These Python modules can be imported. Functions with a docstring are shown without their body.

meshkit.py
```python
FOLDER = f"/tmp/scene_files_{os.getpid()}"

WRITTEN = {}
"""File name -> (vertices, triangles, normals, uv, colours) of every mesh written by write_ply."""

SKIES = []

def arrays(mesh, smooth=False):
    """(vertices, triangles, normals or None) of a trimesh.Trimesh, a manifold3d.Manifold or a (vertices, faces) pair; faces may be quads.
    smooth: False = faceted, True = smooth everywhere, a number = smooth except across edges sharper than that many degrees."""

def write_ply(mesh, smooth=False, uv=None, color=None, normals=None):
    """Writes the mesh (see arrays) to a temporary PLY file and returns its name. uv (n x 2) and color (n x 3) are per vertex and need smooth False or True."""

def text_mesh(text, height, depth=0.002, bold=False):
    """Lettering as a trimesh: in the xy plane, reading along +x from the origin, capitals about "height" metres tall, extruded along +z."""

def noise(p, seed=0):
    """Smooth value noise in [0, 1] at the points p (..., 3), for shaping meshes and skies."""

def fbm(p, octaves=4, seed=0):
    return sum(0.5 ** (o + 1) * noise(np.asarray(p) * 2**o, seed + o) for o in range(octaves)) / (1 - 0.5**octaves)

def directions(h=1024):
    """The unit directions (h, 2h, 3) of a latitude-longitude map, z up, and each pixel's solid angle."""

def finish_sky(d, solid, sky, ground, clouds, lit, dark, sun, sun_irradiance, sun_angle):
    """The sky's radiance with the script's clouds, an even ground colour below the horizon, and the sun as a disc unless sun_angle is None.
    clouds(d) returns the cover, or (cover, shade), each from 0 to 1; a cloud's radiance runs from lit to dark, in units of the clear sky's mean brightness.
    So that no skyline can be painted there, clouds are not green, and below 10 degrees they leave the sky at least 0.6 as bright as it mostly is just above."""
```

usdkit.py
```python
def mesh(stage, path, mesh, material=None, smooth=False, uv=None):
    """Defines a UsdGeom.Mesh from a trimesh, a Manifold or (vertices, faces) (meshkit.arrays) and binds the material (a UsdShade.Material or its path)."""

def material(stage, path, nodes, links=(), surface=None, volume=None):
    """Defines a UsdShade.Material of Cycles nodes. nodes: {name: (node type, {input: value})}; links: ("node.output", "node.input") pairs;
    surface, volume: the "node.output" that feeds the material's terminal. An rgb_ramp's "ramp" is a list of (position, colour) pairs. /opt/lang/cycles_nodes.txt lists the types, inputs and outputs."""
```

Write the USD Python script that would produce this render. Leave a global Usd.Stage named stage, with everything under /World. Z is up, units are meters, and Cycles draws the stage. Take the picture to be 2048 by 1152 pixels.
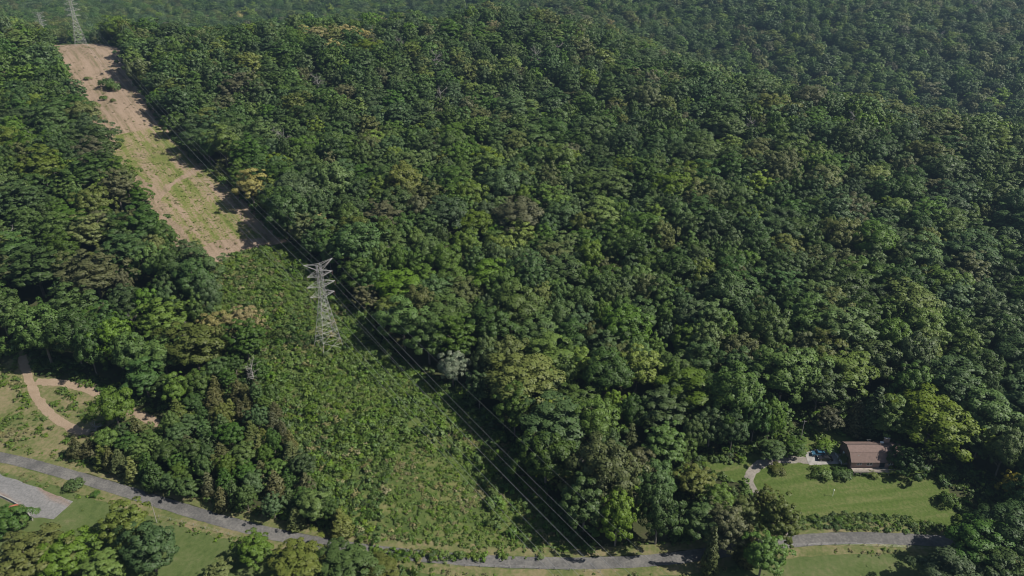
import math
import numpy as np
import trimesh
import usdkit, meshkit
from pxr import Usd, UsdGeom, UsdLux, UsdShade, Gf, Sdf, Vt
from scipy.interpolate import RBFInterpolator, RectBivariateSpline
import shapely
from shapely.geometry import Polygon, LineString

stage = Usd.Stage.CreateInMemory()
UsdGeom.SetStageUpAxis(stage, 'Z'); UsdGeom.SetStageMetersPerUnit(stage, 1.0)
UsdGeom.Xform.Define(stage, '/World'); UsdGeom.Scope.Define(stage, '/World/Looks')
rng = np.random.default_rng(7)

# ------------------------------------------------------------------ camera, sky, sun, exposure
CAM_H, PITCH, FPX = 155.0, math.radians(25.0), 1365.0      # metres above the lane, downward pitch, focal length in 2048-px units
cam = UsdGeom.Camera.Define(stage, '/World/camera')
cam.AddTranslateOp().Set((0, 0, CAM_H)); cam.AddRotateXOp().Set(90 - math.degrees(PITCH))
cam.CreateHorizontalApertureAttr(36.0); cam.CreateFocalLengthAttr(36.0 * FPX / 2048)
cam.CreateClippingRangeAttr((1.0, 20000.0))
cam.CreateExposureAttr(0.85)
SUN_AZ, SUN_EL = math.radians(103), math.radians(46)        # azimuth from +y towards +x
sun_dir = np.array([math.sin(SUN_AZ) * math.cos(SUN_EL), math.cos(SUN_AZ) * math.cos(SUN_EL), math.sin(SUN_EL)])
sun = UsdLux.DistantLight.Define(stage, '/World/sun')
sun.CreateIntensityAttr(1.15); sun.CreateAngleAttr(0.5); sun.CreateColorAttr((1.0, 0.95, 0.86)); sun.CreateNormalizeAttr(True)
sun.AddTransformOp().Set(Gf.Matrix4d().SetRotate(Gf.Rotation(Gf.Vec3d(0, 0, 1), Gf.Vec3d(*sun_dir.tolist()))))
sky = UsdLux.DomeLight.Define(stage, '/World/sky')
sky_m = usdkit.material(stage, '/World/Looks/sky', {
    's': ('sky_texture', {'sky_type': 'single_scattering', 'sun_disc': False, 'sun_elevation': SUN_EL, 'sun_rotation': SUN_AZ}),
    'b': ('background_shader', {'strength': 0.05})}, [('s.color', 'b.color')], surface='b.background')
UsdShade.MaterialBindingAPI.Apply(sky.GetPrim()).Bind(sky_m)

# ------------------------------------------------------------------ helpers
used = {}
def numbered(name):
    k = used.get(name, 0); used[name] = k + 1
    return name if k == 0 else f'{name}_{k:03d}'
kids = {}
def child(parent, name):
    d = kids.setdefault(str(parent), {}); k = d.get(name, 0); d[name] = k + 1
    return f'{parent}/{name}' if k == 0 else f'{parent}/{name}_{k:03d}'
def tag(prim, label=None, cat=None, group=None, kind=None):
    for k, v in (('label', label), ('category', cat), ('group', group), ('kind', kind)):
        if v: prim.SetCustomDataByKey(k, v)
    return prim
def thing(name, label, cat, loc=(0, 0, 0), rotz=0.0, group=None):
    x = UsdGeom.Xform.Define(stage, '/World/' + numbered(name))
    x.AddTranslateOp().Set(tuple(float(v) for v in loc)); x.AddRotateZOp().Set(float(rotz))
    return tag(x.GetPrim(), label, cat, group)
def part(name, mesh, mat, parent, smooth=False):
    return usdkit.mesh(stage, child(parent.GetPath(), name), mesh, mat, smooth).GetPrim()
def solo(name, mesh, mat, label, cat=None, kind=None, smooth=False, group=None):
    return tag(usdkit.mesh(stage, '/World/' + numbered(name), mesh, mat, smooth).GetPrim(), label, cat, group, kind)
def cat(ms): return trimesh.util.concatenate(ms)
def box(size, at, rz=0.0):
    b = trimesh.creation.box(size)
    if rz: b.apply_transform(trimesh.transformations.rotation_matrix(rz, [0, 0, 1]))
    b.apply_translation(at); return b
def bar(a, b, r, n=4, r2=None):
    """a tapered stick from a to b"""
    a, b = np.asarray(a, float), np.asarray(b, float); r2 = r if r2 is None else r2
    d = b - a; L = np.linalg.norm(d); d = d / L
    u = np.cross(d, [0, 0, 1.0] if abs(d[2]) < .9 else [1.0, 0, 0]); u /= np.linalg.norm(u); w = np.cross(d, u)
    t = np.arange(n) / n * 2 * np.pi + .4
    ring = np.cos(t)[:, None] * u + np.sin(t)[:, None] * w
    v = np.vstack([a + ring * r, b + ring * r2]); i = np.arange(n); j = (i + 1) % n
    f = [*zip(i, j, j + n), *zip(i, j + n, i + n)] + [(0, k + 1, k) for k in range(1, n - 1)] + [(n, n + k, n + k + 1) for k in range(1, n - 1)]
    m = trimesh.Trimesh(v, np.array(f), process=False); return m
def polyline_tube(pts, r, n=4):
    pts = np.asarray(pts, float); d = np.gradient(pts, axis=0); d /= np.linalg.norm(d, axis=1, keepdims=True)
    u = np.cross(d, [0, 0, 1.0]); u /= np.linalg.norm(u, axis=1, keepdims=True); w = np.cross(d, u)
    t = np.arange(n) / n * 2 * np.pi
    v = (pts[:, None] + r * (np.cos(t)[None, :, None] * u[:, None] + np.sin(t)[None, :, None] * w[:, None])).reshape(-1, 3)
    f = []
    for k in range(len(pts) - 1):
        for i in range(n):
            a, b = k * n + i, k * n + (i + 1) % n
            f += [(a, b, b + n), (a, b + n, a + n)]
    return trimesh.Trimesh(v, np.array(f), process=False)

# ------------------------------------------------------------------ terrain height (metres), from points read off the land
CP = np.array([
 (0,148,0),(-40,130,-1),(-174,186,5),(-135,160,1.5),(-100,135,-2),(-250,215,8),(45,144,0),(82,152,3),(130,152,3.5),(200,150,6),(-60,90,-4),(60,90,-5),(113,1,-10),(0,0,-8),(-150,80,-6),(150,80,-4),
 (116,178,8.5),(90,172,7),(140,176,9),(120,205,13),(160,188,11),(-73,237,19),(-35,190,8.5),(-188,226,10),(-150,215,9),(-215,420,58),(-144,330,38),(-356,597,97.5),(-290,510,79),
 (0,257,17),(30,219,11),(0,420,42),(0,580,76),(0,680,103),(-120,640,96),(-200,640,96),(232,480,57),(115,600,75),(315,420,45),(154,290,20),(223,290,20),(240,370,34),(150,400,42),(80,340,30),(70,250,15),
 (300,640,15),(200,780,40),(420,560,18),(150,780,62),(400,900,78),(0,860,70),(700,900,95),(0,1050,95),(300,1150,120),(700,1200,140),(-380,680,84),(-530,823,76),(-250,800,50),(-150,900,50),(-300,950,36),(-420,560,100),(-470,640,93),
 (-263,350,52),(-342,470,74),(-196,270,27),(-300,300,34),(-420,420,70),(-600,700,110),(-400,300,38),(-700,500,90),(-500,1250,70),(-900,1300,90),(-400,1600,130),(-400,2000,200),(-1000,1900,190),(0,1500,130),(0,1900,200),(600,1500,180),(1100,1500,190),(600,2000,230),(1200,900,120),(1300,2000,230),(700,500,60),(500,300,30),(900,600,90),(400,100,8),(-500,100,15),(-1300,1800,190),(-900,600,100),(-1500,1000,120),(1500,300,80),(-1000,0,30),(1000,0,30),(0,-400,-10),(-700,-400,10),(700,-400,10)], float)
_rbf = RBFInterpolator(CP[:, :2] / 100, CP[:, 2], kernel='thin_plate_spline', smoothing=0.02)
GX, GY = np.arange(-1700, 1701, 20.0), np.arange(-420, 2301, 20.0)
_g = np.stack(np.meshgrid(GX, GY, indexing='ij'), -1).reshape(-1, 2)
_gz = _rbf(_g / 100)
_amp = np.clip((_g[:, 1] - 190) / 150, 0, 1)
_gz = _gz + _amp * 9 * (meshkit.fbm(np.c_[_g / 90.0, 0 * _g[:, :1]], 3, 3) - .5)
_spl = RectBivariateSpline(GX, GY, _gz.reshape(len(GX), len(GY)))
def hz(x, y): return _spl.ev(np.asarray(x, float), np.asarray(y, float))
CAM = np.array([0, 0, CAM_H]); SP, CPt = math.sin(PITCH), math.cos(PITCH)
def ray(px, py):
    u, v = (np.asarray(px, float) - 1024) / FPX, (np.asarray(py, float) - 576) / FPX
    return np.stack([u, CPt - v * SP, -SP - v * CPt], -1)
def ground(px, py, lift=0.0):
    """where the line of sight through a point of the photograph meets the land (raised by lift)"""
    r = ray(px, py); t = np.concatenate([np.arange(120, 500, 1.0), np.arange(500, 2400, 4.0)])
    P = CAM + r / np.linalg.norm(r) * t[:, None]
    below = P[:, 2] <= hz(P[:, 0], P[:, 1]) + lift
    k = int(np.argmax(below)) if below.any() else len(t) - 1
    a, b = t[max(k - 1, 0)], t[k]
    for _ in range(12):
        m = (a + b) / 2; q = CAM + r / np.linalg.norm(r) * m
        if q[2] <= hz(q[0], q[1]) + lift: b = m
        else: a = m
    q = CAM + r / np.linalg.norm(r) * b
    return np.array([q[0], q[1], float(hz(q[0], q[1]))])
def project(P):
    P = np.atleast_2d(np.asarray(P, float)) - CAM
    d = P[:, 1] * CPt - P[:, 2] * SP; w = -(P[:, 1] * SP + P[:, 2] * CPt)
    d = np.where(np.abs(d) < 1e-6, 1e-6, d)
    return 1024 + FPX * P[:, 0] / d, 576 + FPX * w / d, d
def gpoly(pts): return Polygon([ground(*p)[:2] for p in pts]).buffer(0)

# ------------------------------------------------------------------ materials
def M(name, nodes, links, surface='p.BSDF', **k): return usdkit.material(stage, '/World/Looks/' + name, nodes, links, surface, **k)
def plain(name, col, rough=.6, metal=0.0, scale=3.0, vary=.25, spec=.4):
    c = np.array(col)
    return M(name, {'g': ('geometry', {}), 'n': ('noise_texture', {'scale': scale, 'detail': 4.0}),
        'r': ('rgb_ramp', {'ramp': [(.25, tuple(c * (1 - vary))), (.75, tuple(np.minimum(c * (1 + vary), 1)))]}),
        'p': ('principled_bsdf', {'roughness': rough, 'metallic': metal, 'specular_ior_level': spec})},
        [('g.position', 'n.vector'), ('n.fac', 'r.fac'), ('r.color', 'p.base_color')])

def leaf_mat(name, col, col2, hue=.012):
    """leaves: base colour from col to col2 by clumps, each plant a little different, light passing through"""
    return M(name, {'o': ('object_info', {}), 'w': ('white_noise_texture', {'dimensions': '3D'}), 'g': ('geometry', {}),
        'n': ('noise_texture', {'scale': .45, 'detail': 3.0}), 'r': ('rgb_ramp', {'ramp': [(.3, col), (.7, col2)]}),
        'sv': ('separate_color', {'color_type': 'rgb'}),
        'hm': ('map_range', {'from_min': 0.0, 'from_max': 1.0, 'to_min': .5 - hue, 'to_max': .5 + hue}),
        'vm': ('map_range', {'from_min': 0.0, 'from_max': 1.0, 'to_min': .78, 'to_max': 1.28}),
        'sm': ('map_range', {'from_min': 0.0, 'from_max': 1.0, 'to_min': .88, 'to_max': 1.15}),
        'h': ('hsv', {}), 'p': ('principled_bsdf', {'roughness': .55, 'specular_ior_level': .25}),
        't': ('translucent_bsdf', {}), 'm': ('mix_closure', {'fac': .2})},
        [('o.location', 'w.vector'), ('w.color', 'sv.color'), ('g.position', 'n.vector'), ('n.fac', 'r.fac'), ('r.color', 'h.color'),
         ('sv.r', 'hm.value'), ('sv.g', 'vm.value'), ('sv.b', 'sm.value'), ('hm.result', 'h.hue'), ('vm.result', 'h.value'), ('sm.result', 'h.saturation'),
         ('h.color', 'p.base_color'), ('h.color', 't.color'), ('p.BSDF', 'm.closure1'), ('t.BSDF', 'm.closure2')], surface='m.closure')
LEAF = {
 'dark green':   leaf_mat('leaf_dark_green', (.036, .066, .016), (.052, .088, .019)),
 'mid green':    leaf_mat('leaf_mid_green', (.056, .096, .019), (.074, .118, .023)),
 'yellow green': leaf_mat('leaf_yellow_green', (.086, .128, .018), (.110, .150, .024)),
 'blue green':   leaf_mat('leaf_blue_green', (.041, .074, .023), (.058, .094, .030)),
 'olive':        leaf_mat('leaf_olive', (.074, .094, .024), (.098, .112, .032)),
 'tan':          leaf_mat('leaf_tan', (.200, .180, .070), (.260, .225, .095)),
 'brownish':     leaf_mat('leaf_brownish', (.072, .080, .034), (.098, .100, .046)),
 'cedar':        leaf_mat('leaf_cedar', (.056, .062, .022), (.080, .080, .030)),
 'silvery':      leaf_mat('leaf_silvery', (.085, .115, .065), (.165, .180, .125)),
 'bramble':      leaf_mat('leaf_bramble', (.060, .102, .017), (.090, .132, .026)),
 'straw':        leaf_mat('leaf_straw', (.125, .122, .050), (.175, .162, .075)),
 'amber':        leaf_mat('leaf_amber', (.150, .135, .018), (.200, .170, .022)),
}
bark = plain('bark', (.10, .085, .07), .9, 0, 2, .4)
deadwood = plain('dead_wood', (.21, .195, .18), .9, 0, 2, .2)

def ground_mat(name, stops, scale, detail=6.0, bump=.3, extra=None):
    n = {'g': ('geometry', {}), 'n': ('noise_texture', {'scale': scale, 'detail': detail, 'roughness': .6}), 'n2': ('noise_texture', {'scale': scale * 9, 'detail': 3.0}),
         'mx': ('mix_float', {'fac': .4}), 'r': ('rgb_ramp', {'ramp': stops}), 'b': ('bump', {'strength': bump, 'distance': .3}), 'p': ('principled_bsdf', {'roughness': .95, 'specular_ior_level': .1})}
    l = [('g.position', 'n.vector'), ('g.position', 'n2.vector'), ('n.fac', 'mx.a'), ('n2.fac', 'mx.b'), ('mx.result', 'r.fac'), ('r.color', 'p.base_color'), ('n2.fac', 'b.height'), ('b.normal', 'p.normal')]
    return M(name, n, l)
forest_floor = ground_mat('forest_floor', [(.3, (.030, .028, .016)), (.5, (.038, .045, .018)), (.7, (.055, .050, .030))], .12)
meadow_m = ground_mat('meadow', [(.34, (.040, .060, .018)), (.46, (.058, .080, .025)), (.56, (.070, .088, .032)), (.68, (.100, .102, .048))], .09)
rough_m = ground_mat('rough_field', [(.3, (.050, .070, .022)), (.45, (.085, .095, .035)), (.58, (.140, .120, .065)), (.75, (.180, .140, .090))], .10)
row_m = ground_mat('clearing_soil', [(.3, (.034, .055, .016)), (.5, (.058, .080, .022)), (.66, (.115, .112, .045)), (.8, (.160, .135, .080))], .08)
gravel_m = ground_mat('gravel', [(.36, (.12, .112, .098)), (.5, (.165, .150, .130)), (.64, (.22, .20, .175))], .25)
dirt_m = ground_mat('dirt', [(.3, (.17, .125, .085)), (.6, (.23, .175, .125)), (.8, (.28, .22, .16))], .25)
asphalt_m = ground_mat('lane_asphalt', [(.38, (.066, .065, .063)), (.5, (.092, .089, .085)), (.62, (.130, .124, .115))], .18, bump=.1)
LDIR = np.array([-.6188, .7855]); LANG = math.atan2(LDIR[1], LDIR[0])
def mown_mat(name, stops, along=.035, across=.42, ang=LANG):
    """mown stubble: streaks that run along the clearing"""
    return M(name, {'g': ('geometry', {}), 'v': ('vector_rotate', {'rotate_type': 'z_axis', 'angle': -ang}),
        'mp': ('mapping', {'scale': (along, across, .05)}), 'n': ('noise_texture', {'scale': 1.0, 'detail': 5.0, 'roughness': .65, 'distortion': .15}),
        'n2': ('noise_texture', {'scale': .06, 'detail': 6.0, 'roughness': .65}), 'n3': ('noise_texture', {'scale': 1.1, 'detail': 3.0}),
        'a': ('mix_float', {'fac': .3}), 'a2': ('mix_float', {'fac': .3}), 'r': ('rgb_ramp', {'ramp': stops}), 'b': ('bump', {'strength': .5, 'distance': .4}),
        'p': ('principled_bsdf', {'roughness': .95, 'specular_ior_level': .1})},
        [('g.position', 'v.vector'), ('v.vector', 'mp.vector'), ('mp.vector', 'n.vector'), ('g.position', 'n2.vector'), ('g.position', 'n3.vector'), ('n.fac', 'a.a'), ('n2.fac', 'a.b'),
         ('a.result', 'a2.a'), ('n3.fac', 'a2.b'), ('a2.result', 'r.fac'), ('r.color', 'p.base_color'), ('n3.fac', 'b.height'), ('b.normal', 'p.normal')])
mown_m = mown_mat('mown_stubble', [(.36, (.085, .085, .036)), (.43, (.125, .100, .060)), (.50, (.178, .132, .094)), (.57, (.215, .160, .118)), (.64, (.150, .115, .080))], .02, .35)
lawn_m = mown_mat('lawn', [(.36, (.042, .066, .015)), (.46, (.054, .080, .018)), (.52, (.064, .086, .024)), (.60, (.090, .100, .036))], .03, .45, .12)
stub_m = mown_mat('mown_grass', [(.40, (.070, .092, .022)), (.475, (.105, .115, .034)), (.51, (.145, .120, .064)), (.55, (.195, .145, .103))], .010, .22)
steel_m = plain('galvanised_steel', (.27, .26, .25), .6, .2, .6, .3)
alum_m = plain('weathered_aluminium', (.38, .375, .37), .45, .5, 2, .1)
glassy = plain('porcelain_brown', (.09, .05, .035), .25)
conc_m = plain('concrete', (.21, .20, .185), .9, 0, 1, .25)

# ------------------------------------------------------------------ ground sheet
def sheet(xs, ys, dz=0.0):
    X, Y = np.meshgrid(xs, ys, indexing='ij'); v = np.stack([X, Y, hz(X, Y) + dz], -1).reshape(-1, 3)
    n, m = X.shape; i = np.arange(n * m).reshape(n, m)
    a, b, c, d = i[:-1, :-1].ravel(), i[1:, :-1].ravel(), i[1:, 1:].ravel(), i[:-1, 1:].ravel()
    return trimesh.Trimesh(v, np.vstack([np.c_[a, b, c], np.c_[a, c, d]]), process=False)
XS = np.unique(np.concatenate([np.arange(-1700, -420, 12.0), np.arange(-420, 360, 3.0), np.arange(360, 1701, 12.0)]))
YS = np.unique(np.concatenate([np.arange(-420, 60, 12.0), np.arange(60, 700, 3.0), np.arange(700, 2301, 12.0)]))
solo('ground', sheet(XS, YS), forest_floor, 'dark leaf litter ground of the wooded hillside', 'ground', 'structure', smooth=True)
def drape(poly, dz, step=3.0):
    """a sheet over the land inside a plan polygon, wound upwards"""
    ms = []
    for g in polys(poly):
        if g.area < 1: continue
        x0, y0, x1, y1 = g.bounds
        pts = [dense(g.exterior, step)]
        gx, gy = np.meshgrid(np.arange(x0, x1, step), np.arange(y0, y1, step)); q = np.c_[gx.ravel(), gy.ravel()]
        pts.append(q[shapely.contains_xy(g.buffer(-step * .4), q[:, 0], q[:, 1])]); p = np.vstack(pts)
        from scipy.spatial import Delaunay
        t = Delaunay(p).simplices; c = p[t].mean(1); t = t[shapely.contains_xy(g, c[:, 0], c[:, 1])]
        A = p[t]; s = np.cross(A[:, 1] - A[:, 0], A[:, 2] - A[:, 0]); t[s < 0] = t[s < 0][:, ::-1]
        ms.append(trimesh.Trimesh(np.c_[p, hz(p[:, 0], p[:, 1]) + dz], t, process=False))
    return cat(ms)
def polys(g):
    if isinstance(g, Polygon): return [g]
    return [q for p in getattr(g, 'geoms', []) for q in polys(p)]
def dense(ring, step):
    c = np.array(ring.coords); out = []
    for a, b in zip(c[:-1], c[1:]):
        n = max(1, int(np.ceil(np.linalg.norm(b - a) / step))); out += [a + (b - a) * k / n for k in range(n)]
    return np.array(out)
def ragged(poly, amp=1.2, f=.25, seed=0):
    """an uneven outline"""
    out = []
    for g in polys(poly):
        c = dense(g.exterior, 1.5)
        d = np.c_[meshkit.fbm(np.c_[c * f, np.full(len(c), seed)], 3, 1), meshkit.fbm(np.c_[c * f, np.full(len(c), seed + 7.)], 3, 2)] - .5
        out.append(Polygon(c + d * 4 * amp).buffer(0))
    return shapely.unary_union(out)
def smooth_line(pts, n=120):
    from scipy.interpolate import splprep, splev
    p = np.array(pts); tck, _ = splprep(p.T, s=len(p) * .6, k=3); return np.array(splev(np.linspace(0, 1, n), tck)).T
def ribbon(line, w): return LineString(line).buffer(w / 2, cap_style='flat', join_style='round')

# clearing under the power line
P1 = np.array([-72.9, 236.7]); P2 = np.array([-356.4, 596.6]); P3 = np.array([-530.5, 822.9])
PERP = np.array([.7855, .6188])
rightE = [(245,97),(270,160),(320,240),(400,322),(490,402),(560,470),(600,505),(680,582),(760,682),(850,752),(985,838),(1050,930),(1110,1010),(1195,1112)]
leftE = [(780,1096),(735,1010),(672,930),(628,850),(590,760),(540,680),(470,610),(440,530),(395,512),(315,387),(240,302),(185,202),(160,170),(135,97)]
R_ = [ground(*p)[:2] for p in rightE]; L_ = [ground(*p)[:2] - PERP * 9 for p in leftE]
over = P2 + LDIR * 45
clearing = Polygon(R_ + L_[:-1] + [L_[-1], over - PERP * 24, over + PERP * 22]).buffer(0)
browncut = gpoly([(60,90),(300,90),(420,330),(445,355),(330,392),(215,275),(60,110)])
mown_zone = clearing.intersection(Polygon([ground(*p)[:2] for p in [(390,515),(440,528),(470,505),(585,484),(620,478),(700,440),(300,60)]] + [tuple(over + PERP * 60), tuple(over - PERP * 70), tuple(ground(120, 180)[:2]), tuple(ground(250, 480)[:2])]).buffer(0))
green_zone = clearing.difference(mown_zone)
solo('clearing_floor', drape(ragged(green_zone, 1.0), .06), row_m, 'rough green floor of the power line clearing', 'clearing', 'structure', smooth=True)
solo('mown_strip', drape(ragged(mown_zone, .8), .07), mown_m, 'pale brown mown strip climbing under the power line', 'mown strip', 'structure', smooth=True)
mid = gpoly([(218,275),(330,250),(352,262),(410,322),(345,362),(322,382),(200,300)]).intersection(mown_zone.buffer(-1.5))
low = gpoly([(325,395),(352,366),(420,332),(470,382),(535,460),(520,478),(440,478),(400,500),(330,420)]).intersection(mown_zone.buffer(-1.5))
solo('mown_grass', drape(ragged(mid, .9), .12), stub_m, 'upper yellow green patch of cut grass on the mown strip', 'grass', 'structure', smooth=True)
solo('mown_grass', drape(ragged(low, .9, seed=3), .12), stub_m, 'lower yellow green patch of cut grass on the mown strip', 'grass', 'structure', smooth=True)

# lane
lane_px = [(-260,880),(-120,897),(0,916),(75,931),(150,952),(240,977),(330,1007),(420,1036),(520,1066),(640,1090),(760,1105),(900,1113),(1040,1117),(1180,1124),(1290,1132),(1360,1127),(1440,1108),(1510,1088),(1580,1075),(1680,1072),(1790,1077),(1900,1087),(2040,1100),(2250,1118)]
lane = smooth_line([ground(*p)[:2] for p in lane_px])
lane_poly = ribbon(lane, 3.9)
# fields
field_left = gpoly([(-200,650),(0,735),(40,700),(62,720),(75,752),(180,775),(250,800),(322,832),(322,856),(250,838),(216,852),(205,885),(125,900),(112,942),(0,910),(-200,880)])
south = Polygon([tuple(p) for p in lane] + [(260, 60), (-330, 60)]).buffer(0)
yard = gpoly([(1466,925),(1500,905),(1585,892),(1590,852),(1700,846),(1790,862),(1835,925),(1868,950),(1893,975),(1915,1020),(1928,1058),(1915,1082),(1790,1070),(1680,1065),(1575,1068),(1560,1040),(1520,1000),(1485,970),(1410,935),(1405,916)])
lower_meadow = Polygon([tuple(p) for p in lane[np.argmax(lane[:, 0] > 62):]] + [(260, 60), (40, 60)]).buffer(0)
solo('meadow', drape(south.difference(lower_meadow.buffer(.05)), .05), meadow_m, 'pale green pasture below the lane on the left', 'meadow', 'structure', smooth=True)
solo('meadow', drape(lower_meadow, .05), meadow_m, 'green pasture below the lane at the right, in front of the lawn', 'meadow', 'structure', smooth=True)
solo('rough_field', drape(ragged(field_left, .8), .06), rough_m, 'weedy green and straw field above the lane at far left', 'field', 'structure', smooth=True)
solo('lawn', drape(ragged(yard, .5), .07), lawn_m, 'mown green lawn sloping down from the brown roofed house', 'lawn', 'structure', smooth=True)
verge_n = ribbon(lane, 10.5).difference(ribbon(lane, 4.0))
solo('road_verge', drape(ragged(verge_n, .35), .09), rough_m, 'grassy straw coloured verges along the lane', 'verge', 'structure', smooth=True)
solo('road', drape(ragged(lane_poly, .1, 1.0), .13, 2.0), asphalt_m, 'narrow unmarked grey lane crossing the foot of the hill', 'road', 'structure', smooth=True)
def path(name, px, w, mat, label, c, dz=.11):
    return solo(name, drape(ragged(ribbon(smooth_line([ground(*p)[:2] for p in px], 60), w), .35, .5), dz, 1.5), mat, label, c, 'structure', smooth=True)
path('dirt_track', [(44,712),(50,735),(62,765),(70,790),(85,812),(110,836),(150,858),(180,868)], 3.0, dirt_m, 'bare pinkish dirt track winding down the field at far left', 'track')
path('dirt_track', [(70,766),(110,762),(150,772),(190,788),(230,806),(270,824),(318,848)], 3.2, dirt_m, 'upper bare dirt track along the wood edge above the field', 'track')
path('driveway', [(1577,1068),(1560,1048),(1530,1015),(1505,985),(1496,950),(1500,935),(1522,926),(1560,924),(1610,924),(1638,922)], 3.0, gravel_m, 'gravel driveway curving from the lane up to the house', 'driveway')
solo('parking_pad', drape(gpoly([(1612,908),(1648,896),(1664,898),(1678,926),(1620,929)]).buffer(.4), .15, 1.5), conc_m, 'pale concrete parking pad beside the house', 'parking pad', 'structure', smooth=True)
pad_poly = gpoly([(-160,905),(0,949),(62,971),(148,1003),(109,1038),(70,1036),(40,1014),(0,996),(-160,960)])
pad_m = M('stained_gravel', {'g': ('geometry', {}), 'v': ('vector_rotate', {'rotate_type': 'z_axis', 'angle': .55}), 'mp': ('mapping', {'scale': (.05, .35, .1)}), 'n': ('noise_texture', {'scale': .6, 'detail': 5.0}),
    'n2': ('noise_texture', {'scale': 1.5, 'detail': 5.0}), 'r': ('rgb_ramp', {'ramp': [(.35, (.125, .123, .122)), (.58, (.150, .146, .143)), (.70, (.165, .120, .095))]}), 'r2': ('rgb_ramp', {'ramp': [(.3, (.7, .7, .7)), (.7, (1.1, 1.1, 1.1))]}),
    'x': ('mix', {'mix_type': 'multiply', 'fac': 1.0}), 'p': ('principled_bsdf', {'roughness': .9})},
    [('g.position', 'v.vector'), ('v.vector', 'mp.vector'), ('mp.vector', 'n.vector'), ('g.position', 'n2.vector'), ('n.fac', 'r.fac'), ('n2.fac', 'r2.fac'), ('r.color', 'x.color1'), ('r2.color', 'x.color2'), ('x.color', 'p.base_color')])
solo('gravel_pad', drape(ragged(pad_poly, .25, .5), .12, 1.5), pad_m, 'large grey gravel pad with rust stains below the lane', 'gravel pad', 'structure', smooth=True)
# ------------------------------------------------------------------ the air
HAZE = M('haze', {'v': ('principled_volume', {'color': (.50, .74, 1.0), 'density': .00006, 'anisotropy': .3})}, [], surface=None, volume='v.volume')
zlo, zhi = float(_gz.min()) - 6, float(_gz.max()) + 45
solo('haze', trimesh.creation.box(bounds=[[-1760, -480, zlo], [1760, 2360, zhi]]), HAZE, 'thin bluish summer haze over the hills', 'haze', 'stuff')

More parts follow.
